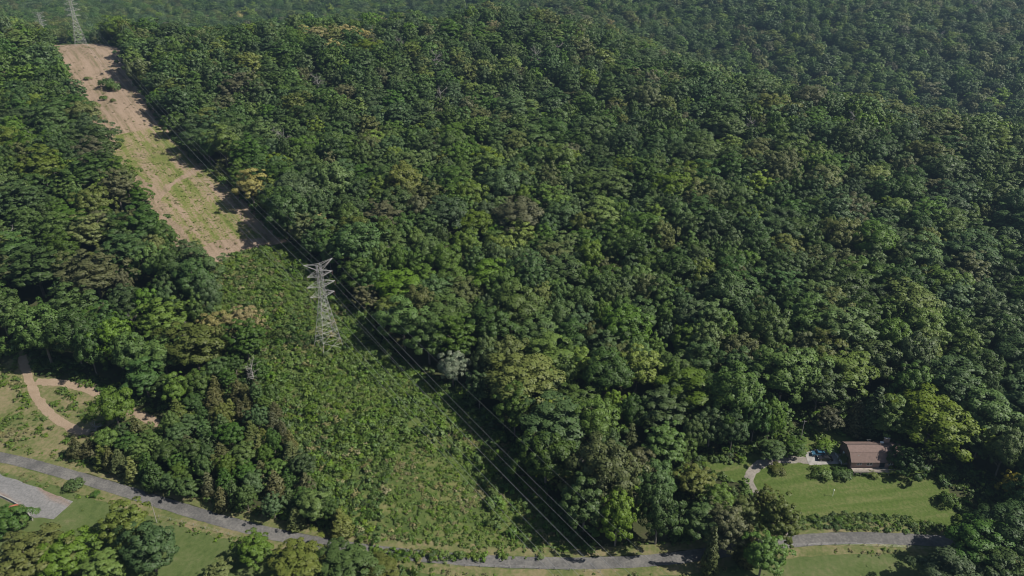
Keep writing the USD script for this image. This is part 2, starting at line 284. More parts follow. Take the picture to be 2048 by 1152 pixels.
# ------------------------------------------------------------------ power line: pylons and cables
AXROT = math.degrees(math.atan2(PERP[1], PERP[0]))          # the cross arms lie across the line
def half_width(z):                                         # half width of the square lattice body
    return np.interp(z, [0, 22.5, 36], [4.3, 1.05, .75])
def build_pylon(name, label, loc):
    t = thing(name, label, 'pylon', loc, AXROT, 'lattice pylons of the power line')
    Z = [0, 4.6, 8.6, 12.0, 15.0, 17.6, 19.9, 22.5, 24.8, 27.0, 29.2, 31.4, 33.6, 36.0]
    cor = lambda z, k: np.array([half_width(z) * (1, 1, -1, -1)[k % 4], half_width(z) * (1, -1, -1, 1)[k % 4], z])
    for k in range(4):
        part('leg', cat([bar(cor(a, k), cor(b, k), .11, 4) for a, b in zip(Z[:-1], Z[1:])]), steel_m, t)
    for a, b in zip(Z[:-1], Z[1:]):
        bs = []
        for k in range(4):
            bs += [bar(cor(a, k), cor(b, k + 1), .045, 3), bar(cor(a, k + 1), cor(b, k), .045, 3), bar(cor(b, k), cor(b, k + 1), .045, 3)]
            if a < 8: bs += [bar((cor(a, k) + cor(b, k)) / 2, (cor(a, k) + cor(b, k + 1)) / 2 * .5 + (cor(a, k + 1) + cor(b, k)) / 2 * .5, .045, 3)]
        part('bracing', cat(bs), steel_m, t)
    tips = {}
    for lev, (za, tipz, L) in enumerate([(22.8, 23.3, 5.0), (26.9, 27.6, 5.7), (31.2, 31.9, 5.1)]):
        for s in (-1, 1):
            w, tip = half_width(za), np.array([s * L, 0, tipz])
            bs = []
            for sy in (-1, 1):
                lo, hi = np.array([s * w, sy * w, za]), np.array([s * w, sy * w, za + 2.2])
                bs += [bar(lo, tip, .085, 4), bar(hi, tip, .06, 4)]
                bs += [bar(lo + (tip - lo) * q, hi + (tip - hi) * (q + .12), .035, 3) for q in (.2, .45, .7)]
            bs += [bar(np.array([s * w, -w, za]) * (1 - q) + tip * q, np.array([s * w, w, za]) * (1 - q - .1) + tip * (q + .1), .035, 3) for q in (.1, .35, .6)]
            part('cross_arm', cat(bs), steel_m, t)
            ins = cat([trimesh.creation.cylinder(.13, .07, sections=8, transform=trimesh.transformations.translation_matrix([s * L, 0, tipz - .2 - .16 * i])) for i in range(9)] + [bar([s * L, 0, tipz], [s * L, 0, tipz - 1.7], .03)])
            part('insulator', ins, glassy, t)
            tips[(lev, s)] = np.array([s * L, 0, tipz - 1.7])
    for s in (-1, 1):                                      # raised arms for the shield wires
        tip = np.array([s * 5.8, 0, 37.0]); w = half_width(34)
        bs = [bar([s * w, sy * w, za], tip, r, 4) for sy in (-1, 1) for za, r in ((33.6, .085), (36.0, .06))]
        part('shield_arm', cat(bs), steel_m, t); tips[(3, s)] = tip
    return t, tips
def pz(p): return float(hz(p[0], p[1])) - .1
py1, tips = build_pylon('pylon', 'grey lattice steel pylon standing in the green undergrowth, nearest of three', (*P1, pz(P1)))
def copy_of(prim, name, loc, rotz, label, catg, group=None, scale=None):
    x = UsdGeom.Xform.Define(stage, '/World/' + numbered(name)); p = x.GetPrim()
    p.GetReferences().AddInternalReference(prim.GetPath() if hasattr(prim, 'GetPath') else prim); p.SetInstanceable(True)
    x.ClearXformOpOrder()
    x.AddTranslateOp().Set(tuple(float(v) for v in loc)); x.AddRotateZOp().Set(float(rotz))
    if scale is not None: x.AddScaleOp().Set(tuple(float(v) for v in scale))
    return tag(p, label, catg, group)
copy_of(py1, 'pylon', (*P2, pz(P2)), AXROT, 'pale lattice steel pylon on the bare crest at the top of the mown strip', 'pylon', 'lattice pylons of the power line')
copy_of(py1, 'pylon', (*P3, pz(P3)), AXROT, 'farthest lattice steel pylon, half hidden by trees at the upper left', 'pylon', 'lattice pylons of the power line')
P0, z0 = P1 - LDIR * 300, pz(P1) - 31
LEV = {0: 'lowest power line cable', 1: 'middle power line cable', 2: 'upper power line cable', 3: 'thin shield wire along the pylon tops'}
for lev in range(4):
    for s in (-1, 1):
        o, zt = tips[(lev, s)][0], tips[(lev, s)][2]
        stops_ = [(P3 + PERP * o, pz(P3) + zt), (P2 + PERP * o, pz(P2) + zt), (P1 + PERP * o, pz(P1) + zt), (P0 + PERP * o, z0 + zt)]
        pts = []
        for (a, za), (b, zb), sag in zip(stops_[:-1], stops_[1:], (6, 9.5, 6.5)):
            q = np.linspace(0, 1, 41)[:-1]
            pts += [np.array([*(a * (1 - u) + b * u), za * (1 - u) + zb * u - 4 * sag * (.75 if lev == 3 else 1) * u * (1 - u)]) for u in q]
        pts.append(np.array([*stops_[-1][0], stops_[-1][1]]))
        solo('power_cable', polyline_tube(pts, .024 if lev < 3 else .015, 4), alum_m, f'{LEV[lev]} on the {"right" if s > 0 else "left"} side of the pylons', 'power cable', group='cables of the power line')

# ------------------------------------------------------------------ plants: shapes
class Leaves:
    """leaf blades: vertices, triangles, and normals that follow the clump they grow on"""
    def __init__(self, v, f, n): self.v, self.f, self.n = v, f, n
def join(ls):
    o = np.cumsum([0] + [len(l.v) for l in ls])
    return Leaves(np.vstack([l.v for l in ls]), np.vstack([l.f + k for l, k in zip(ls, o)]), np.vstack([l.n for l in ls]))
def put_mesh(path, m, mat):
    if not isinstance(m, Leaves): return usdkit.mesh(stage, path, m, mat)
    q = usdkit.mesh(stage, path, (m.v, m.f), mat); q.CreateNormalsAttr(Vt.Vec3fArray.FromNumpy(m.n.astype(np.float32))); q.SetNormalsInterpolation('vertex'); return q
SOFT = .6
def leaf_quads(P, N, size, r, D=None):
    n = len(P); N = N / np.linalg.norm(N, axis=1, keepdims=True)
    a = np.cross(N, r.normal(size=(n, 3))); a /= np.linalg.norm(a, axis=1, keepdims=True); b = np.cross(N, a)
    s = size * r.uniform(.6, 1.25, (n, 1)); w = s * r.uniform(.55, .9, (n, 1))
    v = np.stack([P - a * s, P - b * w + N * s * .12, P + a * s, P + b * w - N * s * .12], 1).reshape(-1, 3)
    i = np.arange(n)[:, None] * 4
    D = N if D is None else D / np.maximum(np.linalg.norm(D, axis=1, keepdims=True), 1e-6)
    S = N * (1 - SOFT) + D * SOFT; S /= np.maximum(np.linalg.norm(S, axis=1, keepdims=True), 1e-6)
    return Leaves(v, np.vstack([i + [0, 1, 2], i + [0, 2, 3]]), np.repeat(S, 4, 0))
def sphere_dirs(n, r):
    d = r.normal(size=(n, 3)); return d / np.linalg.norm(d, axis=1, keepdims=True)
def cloud(C, rad, n, size, r, mid, up=.35):
    """leaves on the outer sides of lobes at C with radius rad"""
    k = r.choice(len(C), n, p=rad ** 2 / (rad ** 2).sum())
    out = C - mid; out = out / np.maximum(np.linalg.norm(out, axis=1, keepdims=True), 1e-6)
    d = sphere_dirs(n, r); flip = ((d * (out[k] + [0, 0, .5])).sum(1) < -.25); d[flip] *= -1
    P = C[k] + d * (rad[k] * r.uniform(.72, 1.06, n))[:, None] * [1, 1, .85]
    return leaf_quads(P, d + r.normal(size=(n, 3)) * .42 + [0, 0, up], size, r, d * .8 + out[k] * .75 + [0, 0, .15])
def broad_crown(seed, R=6.0, H=18.0, base=.30, n=9000, size=.25, lobes=46, square=1.0, lump=1.0):
    r = np.random.default_rng(seed); z0, zc = H * base, H * (base + (1 - base) * .42)
    i = np.arange(lobes) + .5; ph = i * 2.39996 + r.uniform(0, 6); cz = 1 - 1.55 * i / lobes
    d = np.c_[np.sqrt(1 - cz ** 2) * np.cos(ph), np.sqrt(1 - cz ** 2) * np.sin(ph), cz] + r.normal(size=(lobes, 3)) * .16
    az = np.arctan2(d[:, 1], d[:, 0]); wob = 1 + .16 * np.sin(2 * az + r.uniform(0, 6)) + .10 * np.sin(3 * az + r.uniform(0, 6))
    ax = np.where(d[:, 2:] > 0, [[R, R, (H - zc)]], [[R, R, (zc - z0)]])
    rad = R * r.uniform(.17, .34, lobes) * lump
    C = [0, 0, zc] + d * ax * (r.uniform(.62, .92, lobes) * np.where(d[:, 2] > .8, 1, wob))[:, None]
    C[:, :2] -= 0; m1 = cloud(C, rad, n, size, r, np.array([0, 0, zc]))
    ni = n // 5; Ci = [0, 0, zc] + sphere_dirs(ni, r) * [R, R, (H - z0) / 2] * (r.uniform(.2, .62, (ni, 1)))   # inner leaves
    return join([m1, leaf_quads(Ci, sphere_dirs(ni, r) * .6 + [0, 0, 1], size * 1.5, r)])
def trunk_mesh(seed, R=6.0, H=18.0, base=.3):
    r = np.random.default_rng(seed); zc = H * .5
    ms = [bar([0, 0, -1.5], [0, 0, H * base], R * .055, 7, R * .045), bar([0, 0, H * base], [R * .06, 0, H * .8], R * .045, 6, R * .012)]
    for k in range(7):
        a = k * 2.4 + r.uniform(-.4, .4); z = H * r.uniform(base * .8, .55)
        ms.append(bar([0, 0, z], [math.cos(a) * R * .7, math.sin(a) * R * .7, z + H * r.uniform(.12, .26)], R * .026, 5, R * .008))
    return cat(ms)
def cone_crown(seed, R=3.0, H=12.0, n=2600, size=.26, tiers=13, droop=.25):
    r = np.random.default_rng(seed); C, rad = [], []
    for k in range(tiers):
        f = (k + .4) / tiers; rr = R * (1 - f) ** .72 * r.uniform(.85, 1.12); m = max(3, int(9 * (1 - f) + 3))
        for j in range(m):
            a = j / m * 6.283 + k * 1.1 + r.uniform(-.3, .3); q = r.uniform(.6, .95)
            C.append([math.cos(a) * rr * q, math.sin(a) * rr * q, H * (.06 + .93 * f) - droop * rr * q * .6]); rad.append(R * (.16 + .17 * (1 - f)) * r.uniform(.8, 1.2))
    C.append([0, 0, H * .97]); rad.append(R * .12); C, rad = np.array(C), np.array(rad)
    m1 = cloud(C, rad, n, size, r, np.array([0, 0, H * .3]), .15); ni = n // 4; f = r.uniform(.05, .9, ni)
    d = sphere_dirs(ni, r); Ci = np.c_[d[:, :2] * (R * (1 - f) * .5)[:, None], H * f]
    return join([m1, leaf_quads(Ci, sphere_dirs(ni, r) + [0, 0, .4], size * 1.6, r)])
def bush_crown(seed, R=1.3, H=1.4, n=150, size=.20, lobes=9, flat=False):
    r = np.random.default_rng(seed); a = r.uniform(0, 6.283, lobes); q = R * np.sqrt(r.uniform(0, .7, lobes))
    C = np.c_[np.cos(a) * q, np.sin(a) * q, H * r.uniform(.25, .68, lobes) * (1 - .4 * (q / R) ** 2)]; rad = R * r.uniform(.24, .42, lobes)
    rad = np.minimum(rad, H * .5)
    return cloud(C, rad, n, size, r, np.array([0, 0, H * .1]), .4)
def bare_tree(seed, R=4.0, H=14.0, n=46):
    r = np.random.default_rng(seed); ms = [bar([0, 0, -1], [.2, .1, H * .55], R * .06, 6, R * .04), bar([.2, .1, H * .55], [.5, -.2, H * .95], R * .04, 5, R * .01)]
    for k in range(n // 4):
        z = H * r.uniform(.3, .8); a = r.uniform(0, 6.283); L = R * r.uniform(.6, 1.05)
        p, q = np.array([.15, .1, z]), np.array([math.cos(a) * L, math.sin(a) * L, z + L * r.uniform(.4, .9)]); ms.append(bar(p, q, R * .024, 4, R * .009))
        for j in range(5):
            f = r.uniform(.35, .95); b = p + (q - p) * f; e = b + sphere_dirs(1, r)[0] * L * r.uniform(.25, .5) + [0, 0, L * .2]; ms.append(bar(b, e, R * .011, 3, R * .004))
            e2 = b + (e - b) * .6 + sphere_dirs(1, r)[0] * L * .22; ms.append(bar(b + (e - b) * .6, e2, R * .006, 3, R * .003))
    return cat(ms)

# kinds of plant, defined once as class prims: every plant below refers to one of them
stage.CreateClassPrim('/World/plant_kinds')
def kind_prim(name): return stage.DefinePrim('/World/plant_kinds/' + name, 'Xform')
def bind(mesh_prim, mat): UsdShade.MaterialBindingAPI.Apply(mesh_prim).Bind(mat)
SHAPES = [dict(R=6, H=17, base=.26, lobes=84, lump=.72), dict(R=6, H=19, base=.28, lobes=120, lump=.6), dict(R=5.6, H=20, base=.24, lobes=70, lump=.8), dict(R=6.2, H=15.5, base=.22, lobes=96, lump=.68),
          dict(R=6, H=18, base=.30, lobes=60, lump=.9), dict(R=5.4, H=19, base=.2, lobes=130, lump=.56), dict(R=6.4, H=16.5, base=.26, lobes=140, lump=.55)]
TINTS = ['dark green', 'mid green', 'yellow green', 'blue green', 'olive', 'brownish', 'tan', 'silvery', 'amber']
shape_mesh = {}
src = UsdGeom.Scope.Define(stage, '/World/plant_kinds/shapes')
for k, s in enumerate(SHAPES):
    c = broad_crown(100 + k, **s); tr = trunk_mesh(200 + k, s['R'], s['H'], s['base'])
    shape_mesh[k] = (put_mesh(f'/World/plant_kinds/shapes/crown_{k:03d}', c, None).GetPath(), usdkit.mesh(stage, f'/World/plant_kinds/shapes/trunk_{k:03d}', tr, bark).GetPath())
    f = broad_crown(300 + k, **{**s, 'n': 2200, 'size': .47})
    shape_mesh[('far', k)] = put_mesh(f'/World/plant_kinds/shapes/far_crown_{k:03d}', f, None).GetPath()
def ref_child(path, src_path, mat):
    p = stage.DefinePrim(path, 'Mesh'); p.GetReferences().AddInternalReference(src_path)
    if mat: bind(p, mat)
made = {}
def tree_kind(tint, k):
    key = (tint, k)
    if key not in made:
        root = kind_prim(f'broadleaf_{tint.replace(" ", "_")}_{k:03d}')
        ref_child(root.GetPath().AppendChild('crown'), shape_mesh[k][0], LEAF[tint]); ref_child(root.GetPath().AppendChild('trunk'), shape_mesh[k][1], bark)
        made[key] = root.GetPath()
    return made[key]
def far_kind(tint, k):
    key = ('far', tint, k)
    if key not in made:
        root = kind_prim(f'distant_{tint.replace(" ", "_")}_{k:03d}')
        ref_child(root.GetPath().AppendChild('crown'), shape_mesh[('far', k)], LEAF[tint]); made[key] = root.GetPath()
    return made[key]
def own_kind(name, parts):
    """a kind with its own shapes: [(part, mesh, material)]"""
    root = kind_prim(name)
    for n, m, mat in parts: put_mesh(str(root.GetPath()) + '/' + n, m, mat)
    return root.GetPath()
CEDAR = [own_kind(f'cedar_{k:03d}', [('crown', cone_crown(400 + k, R=R, H=H, tiers=t), LEAF[c]), ('trunk', bar([0, 0, -1], [0, 0, H * .8], .22, 6, .05), bark)])
         for k, (R, H, t, c) in enumerate([(3.0, 11.5, 12, 'cedar'), (3.3, 10.5, 10, 'cedar'), (2.6, 12.5, 13, 'olive'), (3.2, 11, 11, 'dark green')])]
SPRUCE = own_kind('spruce', [('crown', cone_crown(450, R=4.2, H=19, n=4200, size=.3, tiers=17, droop=.5), LEAF['blue green']), ('trunk', bar([0, 0, -1], [0, 0, 16], .3, 6, .05), bark)])
BARE = [own_kind(f'bare_{k:03d}', [('branches', bare_tree(500 + k, n=56), deadwood)]) for k in range(3)]
SHRUB = {c: [own_kind(f'shrub_{c.replace(" ", "_")}_{k:03d}', [('foliage', bush_crown(600 + k, R=2.0, H=2.6, n=1100, size=.17, lobes=26), LEAF[c]), ('stem', bar([0, 0, -.4], [0, 0, 1.4], .08, 5, .03), bark)]) for k in range(3)] for c in ('dark green', 'mid green', 'yellow green', 'olive', 'tan')}

# ------------------------------------------------------------------ where the trees stand
drive_side = gpoly([(1400,922),(1480,970),(1585,1050),(1575,1072),(1500,1090),(1440,1107),(1400,1085),(1380,1000)])
right_edge = gpoly([(1835,925),(1880,922),(1950,955),(2005,1010),(2020,1078),(1915,1082),(1928,1058),(1893,975)])
no_trees = shapely.unary_union([clearing.buffer(1.0), field_left.buffer(4.0), south, yard.buffer(3), lane_poly.buffer(2.0), drive_side.buffer(3), right_edge, LineString([tuple(P2), tuple(P3 + LDIR * 40)]).buffer(27)]).buffer(0)
class Placed:
    pass
taken = []                                                  # (x, y, R) of trees placed by hand
def at_crown(px, py, rpx, H):
    """stand point of a plant of height H whose middle shows at (px, py), and its radius in metres"""
    q = ground(px, py, H * .6); _, _, d = project([[q[0], q[1], q[2] + H * .6]]); return q, rpx / FPX * float(d[0])
def put_tree(px, py, rpx, tint, label, H=None, k=None, name='broadleaf_tree', group=None):
    k = int(rng.integers(len(SHAPES))) if k is None else k
    H0 = (H or 17) + (2 if py < 800 else 0); q, R = at_crown(px, py, rpx, H0)
    s = SHAPES[k]; sc = (R / s['R'], R / s['R'], H0 / s['H'])
    taken.append((q[0], q[1], R * 1.25))
    return copy_of(tree_kind(tint, k), name, q, rng.uniform(0, 360), label, 'tree', group, sc)
def put_kind(kind, name, px, py, rpx, H, R0, H0, label, catg, block=True):
    q, R = at_crown(px, py, rpx, H)
    if block: taken.append((q[0], q[1], R))
    return copy_of(kind, name, q, rng.uniform(0, 360), label, catg, None, (R / R0, R / R0, H / H0))
for a in [
 (55, 1112, 70, 'olive', 'big olive green spreading tree below the gravel pad at the bottom left corner', 15, 6), (12, 1040, 38, 'dark green', 'dark tree overhanging the rusty shed beside the gravel pad', 11, 0),
 (135, 1105, 52, 'mid green', 'mid green tree beside the bottom left corner tree, below the gravel pad', 14, 3), (250, 1046, 46, 'olive', 'tall olive green tree left of the dark tree in the lower left pasture', 16, 1),
 (298, 1092, 52, 'blue green', 'dark bluish green tree at the edge of the lower left pasture', 16, 0), (205, 1140, 45, 'mid green', 'mid green tree at the bottom edge left of the pasture', 13, 5),
 (506, 1096, 36, 'mid green', 'round isolated tree in the pasture just below the lane', 9, 3), (598, 1126, 58, 'olive', 'first olive tree of the row below the lane, left of the road bend', 10, 6),
 (690, 1124, 54, 'mid green', 'middle tree of the row below the lane', 10, 0), (760, 1142, 44, 'olive', 'low scrubby tree at the right end of the row below the lane', 7, 3),
 (1455, 1052, 44, 'brownish', 'brownish round tree in front of the lane, left of the driveway mouth', 15, 6), (1563, 1040, 40, 'olive', 'tall olive tree at the left edge of the lawn by the driveway mouth', 19, 5), (1528, 1105, 42, 'mid green', 'mid green tree below the lane at the driveway mouth', 15, 1),
 (1962, 1085, 62, 'dark green', 'dark spreading tree over the lane at the lower right', 16, 0), (2032, 1062, 62, 'dark green', 'dark tree at the right border beside the lane', 18, 4), (1905, 1146, 55, 'blue green', 'dark tree at the bottom edge right of the pasture', 15, 2), (2010, 1150, 62, 'dark green', 'dark tree in the bottom right corner', 16, 3),
 (1590, 893, 26, 'dark green', 'small dark tree beside the drive, left of the parked cars', 6, 3), (1545, 900, 26, 'blue green', 'small bluish tree where the drive leaves the wood', 7, 1), (1781, 832, 36, 'mid green', 'light green tree directly behind the house beside the spruce', 17, 2),
 (1660, 836, 26, 'brownish', 'brownish round tree behind the parked cars', 9, 6),
 (438, 652, 36, 'tan', 'left of the two pale yellowish trees beside the nearest pylon', 13, 3), (486, 640, 32, 'tan', 'right of the two pale yellowish trees beside the nearest pylon', 12, 6),
 (905, 735, 29, 'silvery', 'silvery white leaved tree at the wood edge above the cables', 13, 4), (958, 775, 26, 'blue green', 'bluish tree leaning out at the wood edge beside the silvery tree', 14, 5),
 (1607, 325, 19, 'yellow green', 'bright yellow green tree high on the right hillside', 15, 4), (1275, 735, 44, 'yellow green', 'yellow green round tree above the driveway wood', 18, 6), (1690, 745, 55, 'yellow green', 'large yellow green tree up the slope behind the house', 17, 0),
 (738, 97, 27, 'yellow green', 'bright yellow green tree below the tan ridge trees', 16, 4), (640, 72, 30, 'tan', 'left tan flowering tree on the ridge', 16, 3), (690, 68, 26, 'tan', 'middle tan flowering tree on the ridge', 16, 6), (760, 45, 24, 'tan', 'small tan flowering tree at the ridge top', 15, 3), (810, 42, 26, 'tan', 'right tan flowering tree on the ridge', 15, 1), (608, 66, 20, 'tan', 'outermost left tan tree of the ridge group', 14, 0),
 (988, 58, 19, 'tan', 'yellowish tan tree alone on the far ridge, right of the tan group', 15, 6), (1274, 48, 14, 'tan', 'small tan tree high on the upper slope', 14, 3), (1300, 105, 22, 'yellow green', 'yellow green tree on the spur crest', 15, 4), (2032, 972, 24, 'amber', 'amber yellow tree at the right border above the lane', 11, 3),
 (1085, 830, 24, 'yellow green', 'yellow green tree at the wood edge right of the cables', 15, 1), (780, 620, 36, 'olive', 'olive tree at the wood edge right of the nearest pylon', 13, 6), (1845, 700, 40, 'yellow green', 'yellow green tree in the dark wood right of the house slope', 17, 3),
 (1000, 500, 30, 'yellow green', 'yellow green tree in the middle of the hillside wood', 17, 0), (975, 320, 30, 'yellow green', 'yellowish tree high in the middle wood', 17, 2), (700, 420, 40, 'dark green', 'very dark round tree left of the middle wood', 17, 6), (1230, 720, 30, 'olive', 'olive tree beside the yellow green round tree above the driveway wood', 16, 5)]:
    put_tree(*a[:5], H=a[5], k=a[6])
for a in [(665, 96, 22, 'tan', 'lowest tan tree below the ridge group', 15, 3), (725, 74, 20, 'tan', 'small tan tree inside the ridge group beside a grey bare tree', 14, 6), (855, 50, 24, 'tan', 'tan tree on the ridge right of the main group', 15, 0), (905, 40, 20, 'olive', 'olive yellow tree on the ridge beyond the tan group', 15, 1),
          (1392, 962, 36, 'olive', 'olive tree in front of the grassy gap left of the driveway', 11, 1), (1440, 1000, 34, 'mid green', 'mid green tree between the driveway and the brownish lane tree', 11, 3), (1490, 1020, 30, 'olive', 'small olive tree beside the driveway bend', 9, 0), (1533, 1002, 27, 'olive', 'olive tree hiding the lower driveway beside the tall lawn edge tree', 11, 1), (395, 762, 28, 'mid green', 'mid green tree between the grey dead tree and the field corner', 9, 3), (335, 772, 28, 'dark green', 'dark tree above the field corner at the wood edge', 9, 6), (438, 1140, 26, 'olive', 'thin olive tree in the pasture at the bottom edge', 6, 1), (1400, 1040, 34, 'blue green', 'bluish tree left of the brownish lane tree', 13, 2)]:
    put_tree(*a[:5], H=a[5], k=a[6])
for a in [(1425, 1095, 20, 16, 'narrow cedar standing in front of the lane beside the brownish round tree', 2), (1497, 1080, 24, 14, 'brownish cedar beside the driveway mouth', 0), (1716, 822, 24, 14, 'dark brownish cedar behind the house, left of the spruce', 1),
          (1262, 880, 24, 14, 'olive cedar between the big round trees in the driveway wood', 2)]:
    put_kind(CEDAR[a[5]], 'cedar_tree', a[0], a[1], a[2], a[3], 3.0, 11.5, a[4], 'conifer')
put_kind(SPRUCE, 'spruce_tree', 1752, 812, 29, 20, 4.2, 19, 'tall bluish spruce directly behind the brown roofed house', 'conifer')
put_kind(own_kind('yew', [('crown', broad_crown(470, R=5, H=9, base=.02, n=3600, size=.3, lobes=70, lump=.7), LEAF['dark green']), ('trunk', bar([0, 0, -1], [0, 0, 5], .3), bark)]), 'evergreen_tree', 1812, 914, 36, 8.5, 5, 9, 'dense dark evergreen covering the right end of the house', 'tree')
for a in [(505, 742, 18, 12, 'grey bare dead tree among cedars in the lower left wood'), (745, 65, 13, 16, 'grey bare tree on the ridge between tan trees'), (800, 88, 12, 16, 'grey bare tree just right of the bright yellow green ridge tree'), (787, 516, 15, 17, 'grey bare tree at the wood edge above the olive tree'),
          (1745, 275, 14, 18, 'pale grey dead tree on the right hillside crest'), (1172, 125, 10, 16, 'small grey bare tree on the upper middle slope'), (372, 662, 22, 12, 'spreading grey bare tree left of the pale yellowish trees'), (1572, 725, 14, 15, 'grey half dead tree in the wood above the drive'),
          (1672, 175, 14, 17, 'grey bare tree in the hollow behind the right spur'), (268, 650, 10, 14, 'thin grey bare tree in the left wood'), (190, 856, 20, 4, 'fallen grey dead tree top at the edge of the weedy field'), (655, 590, 10, 12, 'bare sapling beside the nearest pylon'), (1410, 545, 14, 17, 'greyish dying tree in the middle of the right wood')]:
    if 'sapling' in a[4]: continue
    put_kind(BARE[int(rng.integers(3))], 'bare_tree', *a[:4], 4.0, 14.0, a[4], 'dead tree')
for a in [(147, 966, 18, 3.2, 'dark green', 'rounded dark shrub between the lane and the gravel pad'), (190, 986, 9, 1.6, 'dark green', 'low dark shrub right of the rounded one by the gravel pad'), (1898, 994, 18, 4.6, 'dark green', 'lone round shrub at the right edge of the lawn'), (1655, 889, 22, 3.8, 'mid green', 'bushy shrub behind the parked cars'),
          (1692, 914, 12, 4.2, 'olive', 'upright greyish shrub at the left corner of the house'), (1644, 942, 21, 3.4, 'mid green', 'large rounded shrub in front of the parking pad'), (1684, 943, 20, 3.0, 'dark green', 'dark shrub in front of the house corner'), (1712, 943, 8, 1.7, 'mid green', 'small shrub below the deck, leftmost of the row'),
          (1728, 941, 10, 1.9, 'dark green', 'dark little shrub below the deck'), (1747, 944, 14, 2.0, 'olive', 'wide olive shrub below the middle of the deck'), (1766, 942, 10, 1.9, 'mid green', 'mid green shrub below the right part of the deck'), (1787, 937, 12, 3.0, 'yellow green', 'yellow green shrub at the right corner of the deck'),
          (1800, 948, 14, 1.8, 'olive', 'low shrub in front of the dense dark evergreen'), (1556, 936, 17, 2.0, 'olive', 'low sprawling shrub on the lawn inside the driveway bend'), (212, 162, 15, 9.0, 'mid green', 'left half of the clump standing alone on the brown mown strip'), (226, 168, 14, 7.5, 'mid green', 'right half of the clump standing alone on the brown mown strip'),
          (206, 194, 7, 4, 'dark green', 'small dark shrub below the clump on the mown strip'), (226, 199, 6, 2.8, 'olive', 'small pale shrub below the clump on the mown strip'), (376, 262, 9, 4, 'tan', 'yellowish shrub at the right edge of the mown strip'), (175, 155, 8, 2.5, 'olive', 'thin olive shrub at the left edge of the mown strip'),
          (388, 285, 14, 4, 'mid green', 'green shrub at the right edge of the mown strip below the yellowish one'), (240, 802, 10, 3, 'dark green', 'dark shrub on the upper dirt track edge')]:
    put_kind(SHRUB[a[4]][int(rng.integers(3))], 'shrub', *a[:4], 2.0, 2.6, a[5], 'shrub', a[1] > 120)

# closed forest: trees of many sizes packed over the hills
BELT = gpoly([(100,900),(330,865),(470,720),(560,760),(640,900),(760,1060),(770,1100),(640,1085),(420,1030),(250,975),(110,930)])
def pack():
    r = np.random.default_rng(11); N = 230000
    y = np.concatenate([np.sqrt(r.uniform(95 ** 2, 480 ** 2, 60000)), np.sqrt(r.uniform(95 ** 2, 1900 ** 2, N - 60000))]); hw = 170 + y * .80
    x = r.uniform(-1, 1, N) * hw
    R = np.clip(r.normal(7.6, 2.2, N) + (y < 500) * r.normal(.4, .8, N), 4.0, 12.5)
    R = np.where(shapely.contains_xy(BELT, x, y), r.uniform(2.6, 4.6, N), R)
    ok = ~shapely.contains_xy(no_trees, x, y)
    px, py, d = project(np.c_[x, y, hz(x, y) + 12]); ok &= (px > -220) & (px < 2268) & (py < 1330) & (d > 40)
    x, y, R = x[ok], y[ok], R[ok]
    tx, ty, tr = np.array(taken).T
    cell, C = {}, 15.0
    for a, b, c in zip(tx, ty, tr): cell.setdefault((int(a // C), int(b // C)), []).append((a, b, c * 1.0))
    keep = []
    for i in range(len(x)):
        cx, cy = int(x[i] // C), int(y[i] // C); good = True
        for ux in (cx - 1, cx, cx + 1):
            for uy in (cy - 1, cy, cy + 1):
                for a, b, c in cell.get((ux, uy), ()):
                    if (a - x[i]) ** 2 + (b - y[i]) ** 2 < (.62 * (c + R[i])) ** 2: good = False; break
                if not good: break
            if not good: break
        if good: cell.setdefault((cx, cy), []).append((x[i], y[i], R[i])); keep.append(i)
    return x[keep], y[keep], R[keep]
fx, fy, fR = pack(); fz = hz(fx, fy)
_r = np.random.default_rng(21)
fH = np.clip(fR * 1.05 + _r.normal(11.0, 2.0, len(fR)) + 9 * (meshkit.fbm(np.c_[fx / 26, fy / 26, 0 * fx + 4], 2, 12) - .5), 9, 26)
fH = np.where(shapely.contains_xy(BELT, fx, fy), _r.uniform(6.5, 11, len(fR)), fH)
edge_d = shapely.distance(shapely.points(fx, fy), clearing)
# hidden behind the hills?
top = np.c_[fx, fy, fz + fH]; hid = np.zeros(len(fx), bool)
for q in np.linspace(.25, .94, 46):
    s = CAM + (top - CAM) * q; hid |= s[:, 2] < hz(s[:, 0], s[:, 1]) + 7
ppx, ppy, pd = project(np.c_[fx, fy, fz + fH * .62])
near_edge = hid & (pd < 300)
sel = ~hid | near_edge
fx, fy, fR, fz, fH, ppx, ppy, pd, hid = [a[sel] for a in (fx, fy, fR, fz, fH, ppx, ppy, pd, hid)]
n1 = meshkit.fbm(np.c_[fx / 70, fy / 70, 0 * fx], 3, 5); n2 = meshkit.fbm(np.c_[fx / 55, fy / 55, 0 * fx + 9], 3, 8)
u = _r.uniform(0, 1, len(fx)); tint = np.full(len(fx), 0)
wts = np.stack([.38 + 1.3 * np.clip(.5 - n1, -.2, .3), .28 + 1.2 * np.clip(n1 - .45, -.2, .3), .05 + .25 * np.clip(n1 - .5, 0, .3), .15 + .9 * np.clip(n2 - .5, -.1, .3), .10 + .4 * np.clip(.5 - n2, -.1, .3), np.full(len(fx), .025), np.full(len(fx), .0006)], 1)
wts = np.maximum(wts, .0006); wts /= wts.sum(1, keepdims=True); tint = (u[:, None] > np.cumsum(wts, 1)).sum(1).clip(0, 6)
tint[(tint == 2) & (pd < 330) & (_r.uniform(0, 1, len(fx)) < .7)] = 1
shp = _r.integers(0, len(SHAPES), len(fx)); yaw = _r.uniform(0, 360, len(fx))
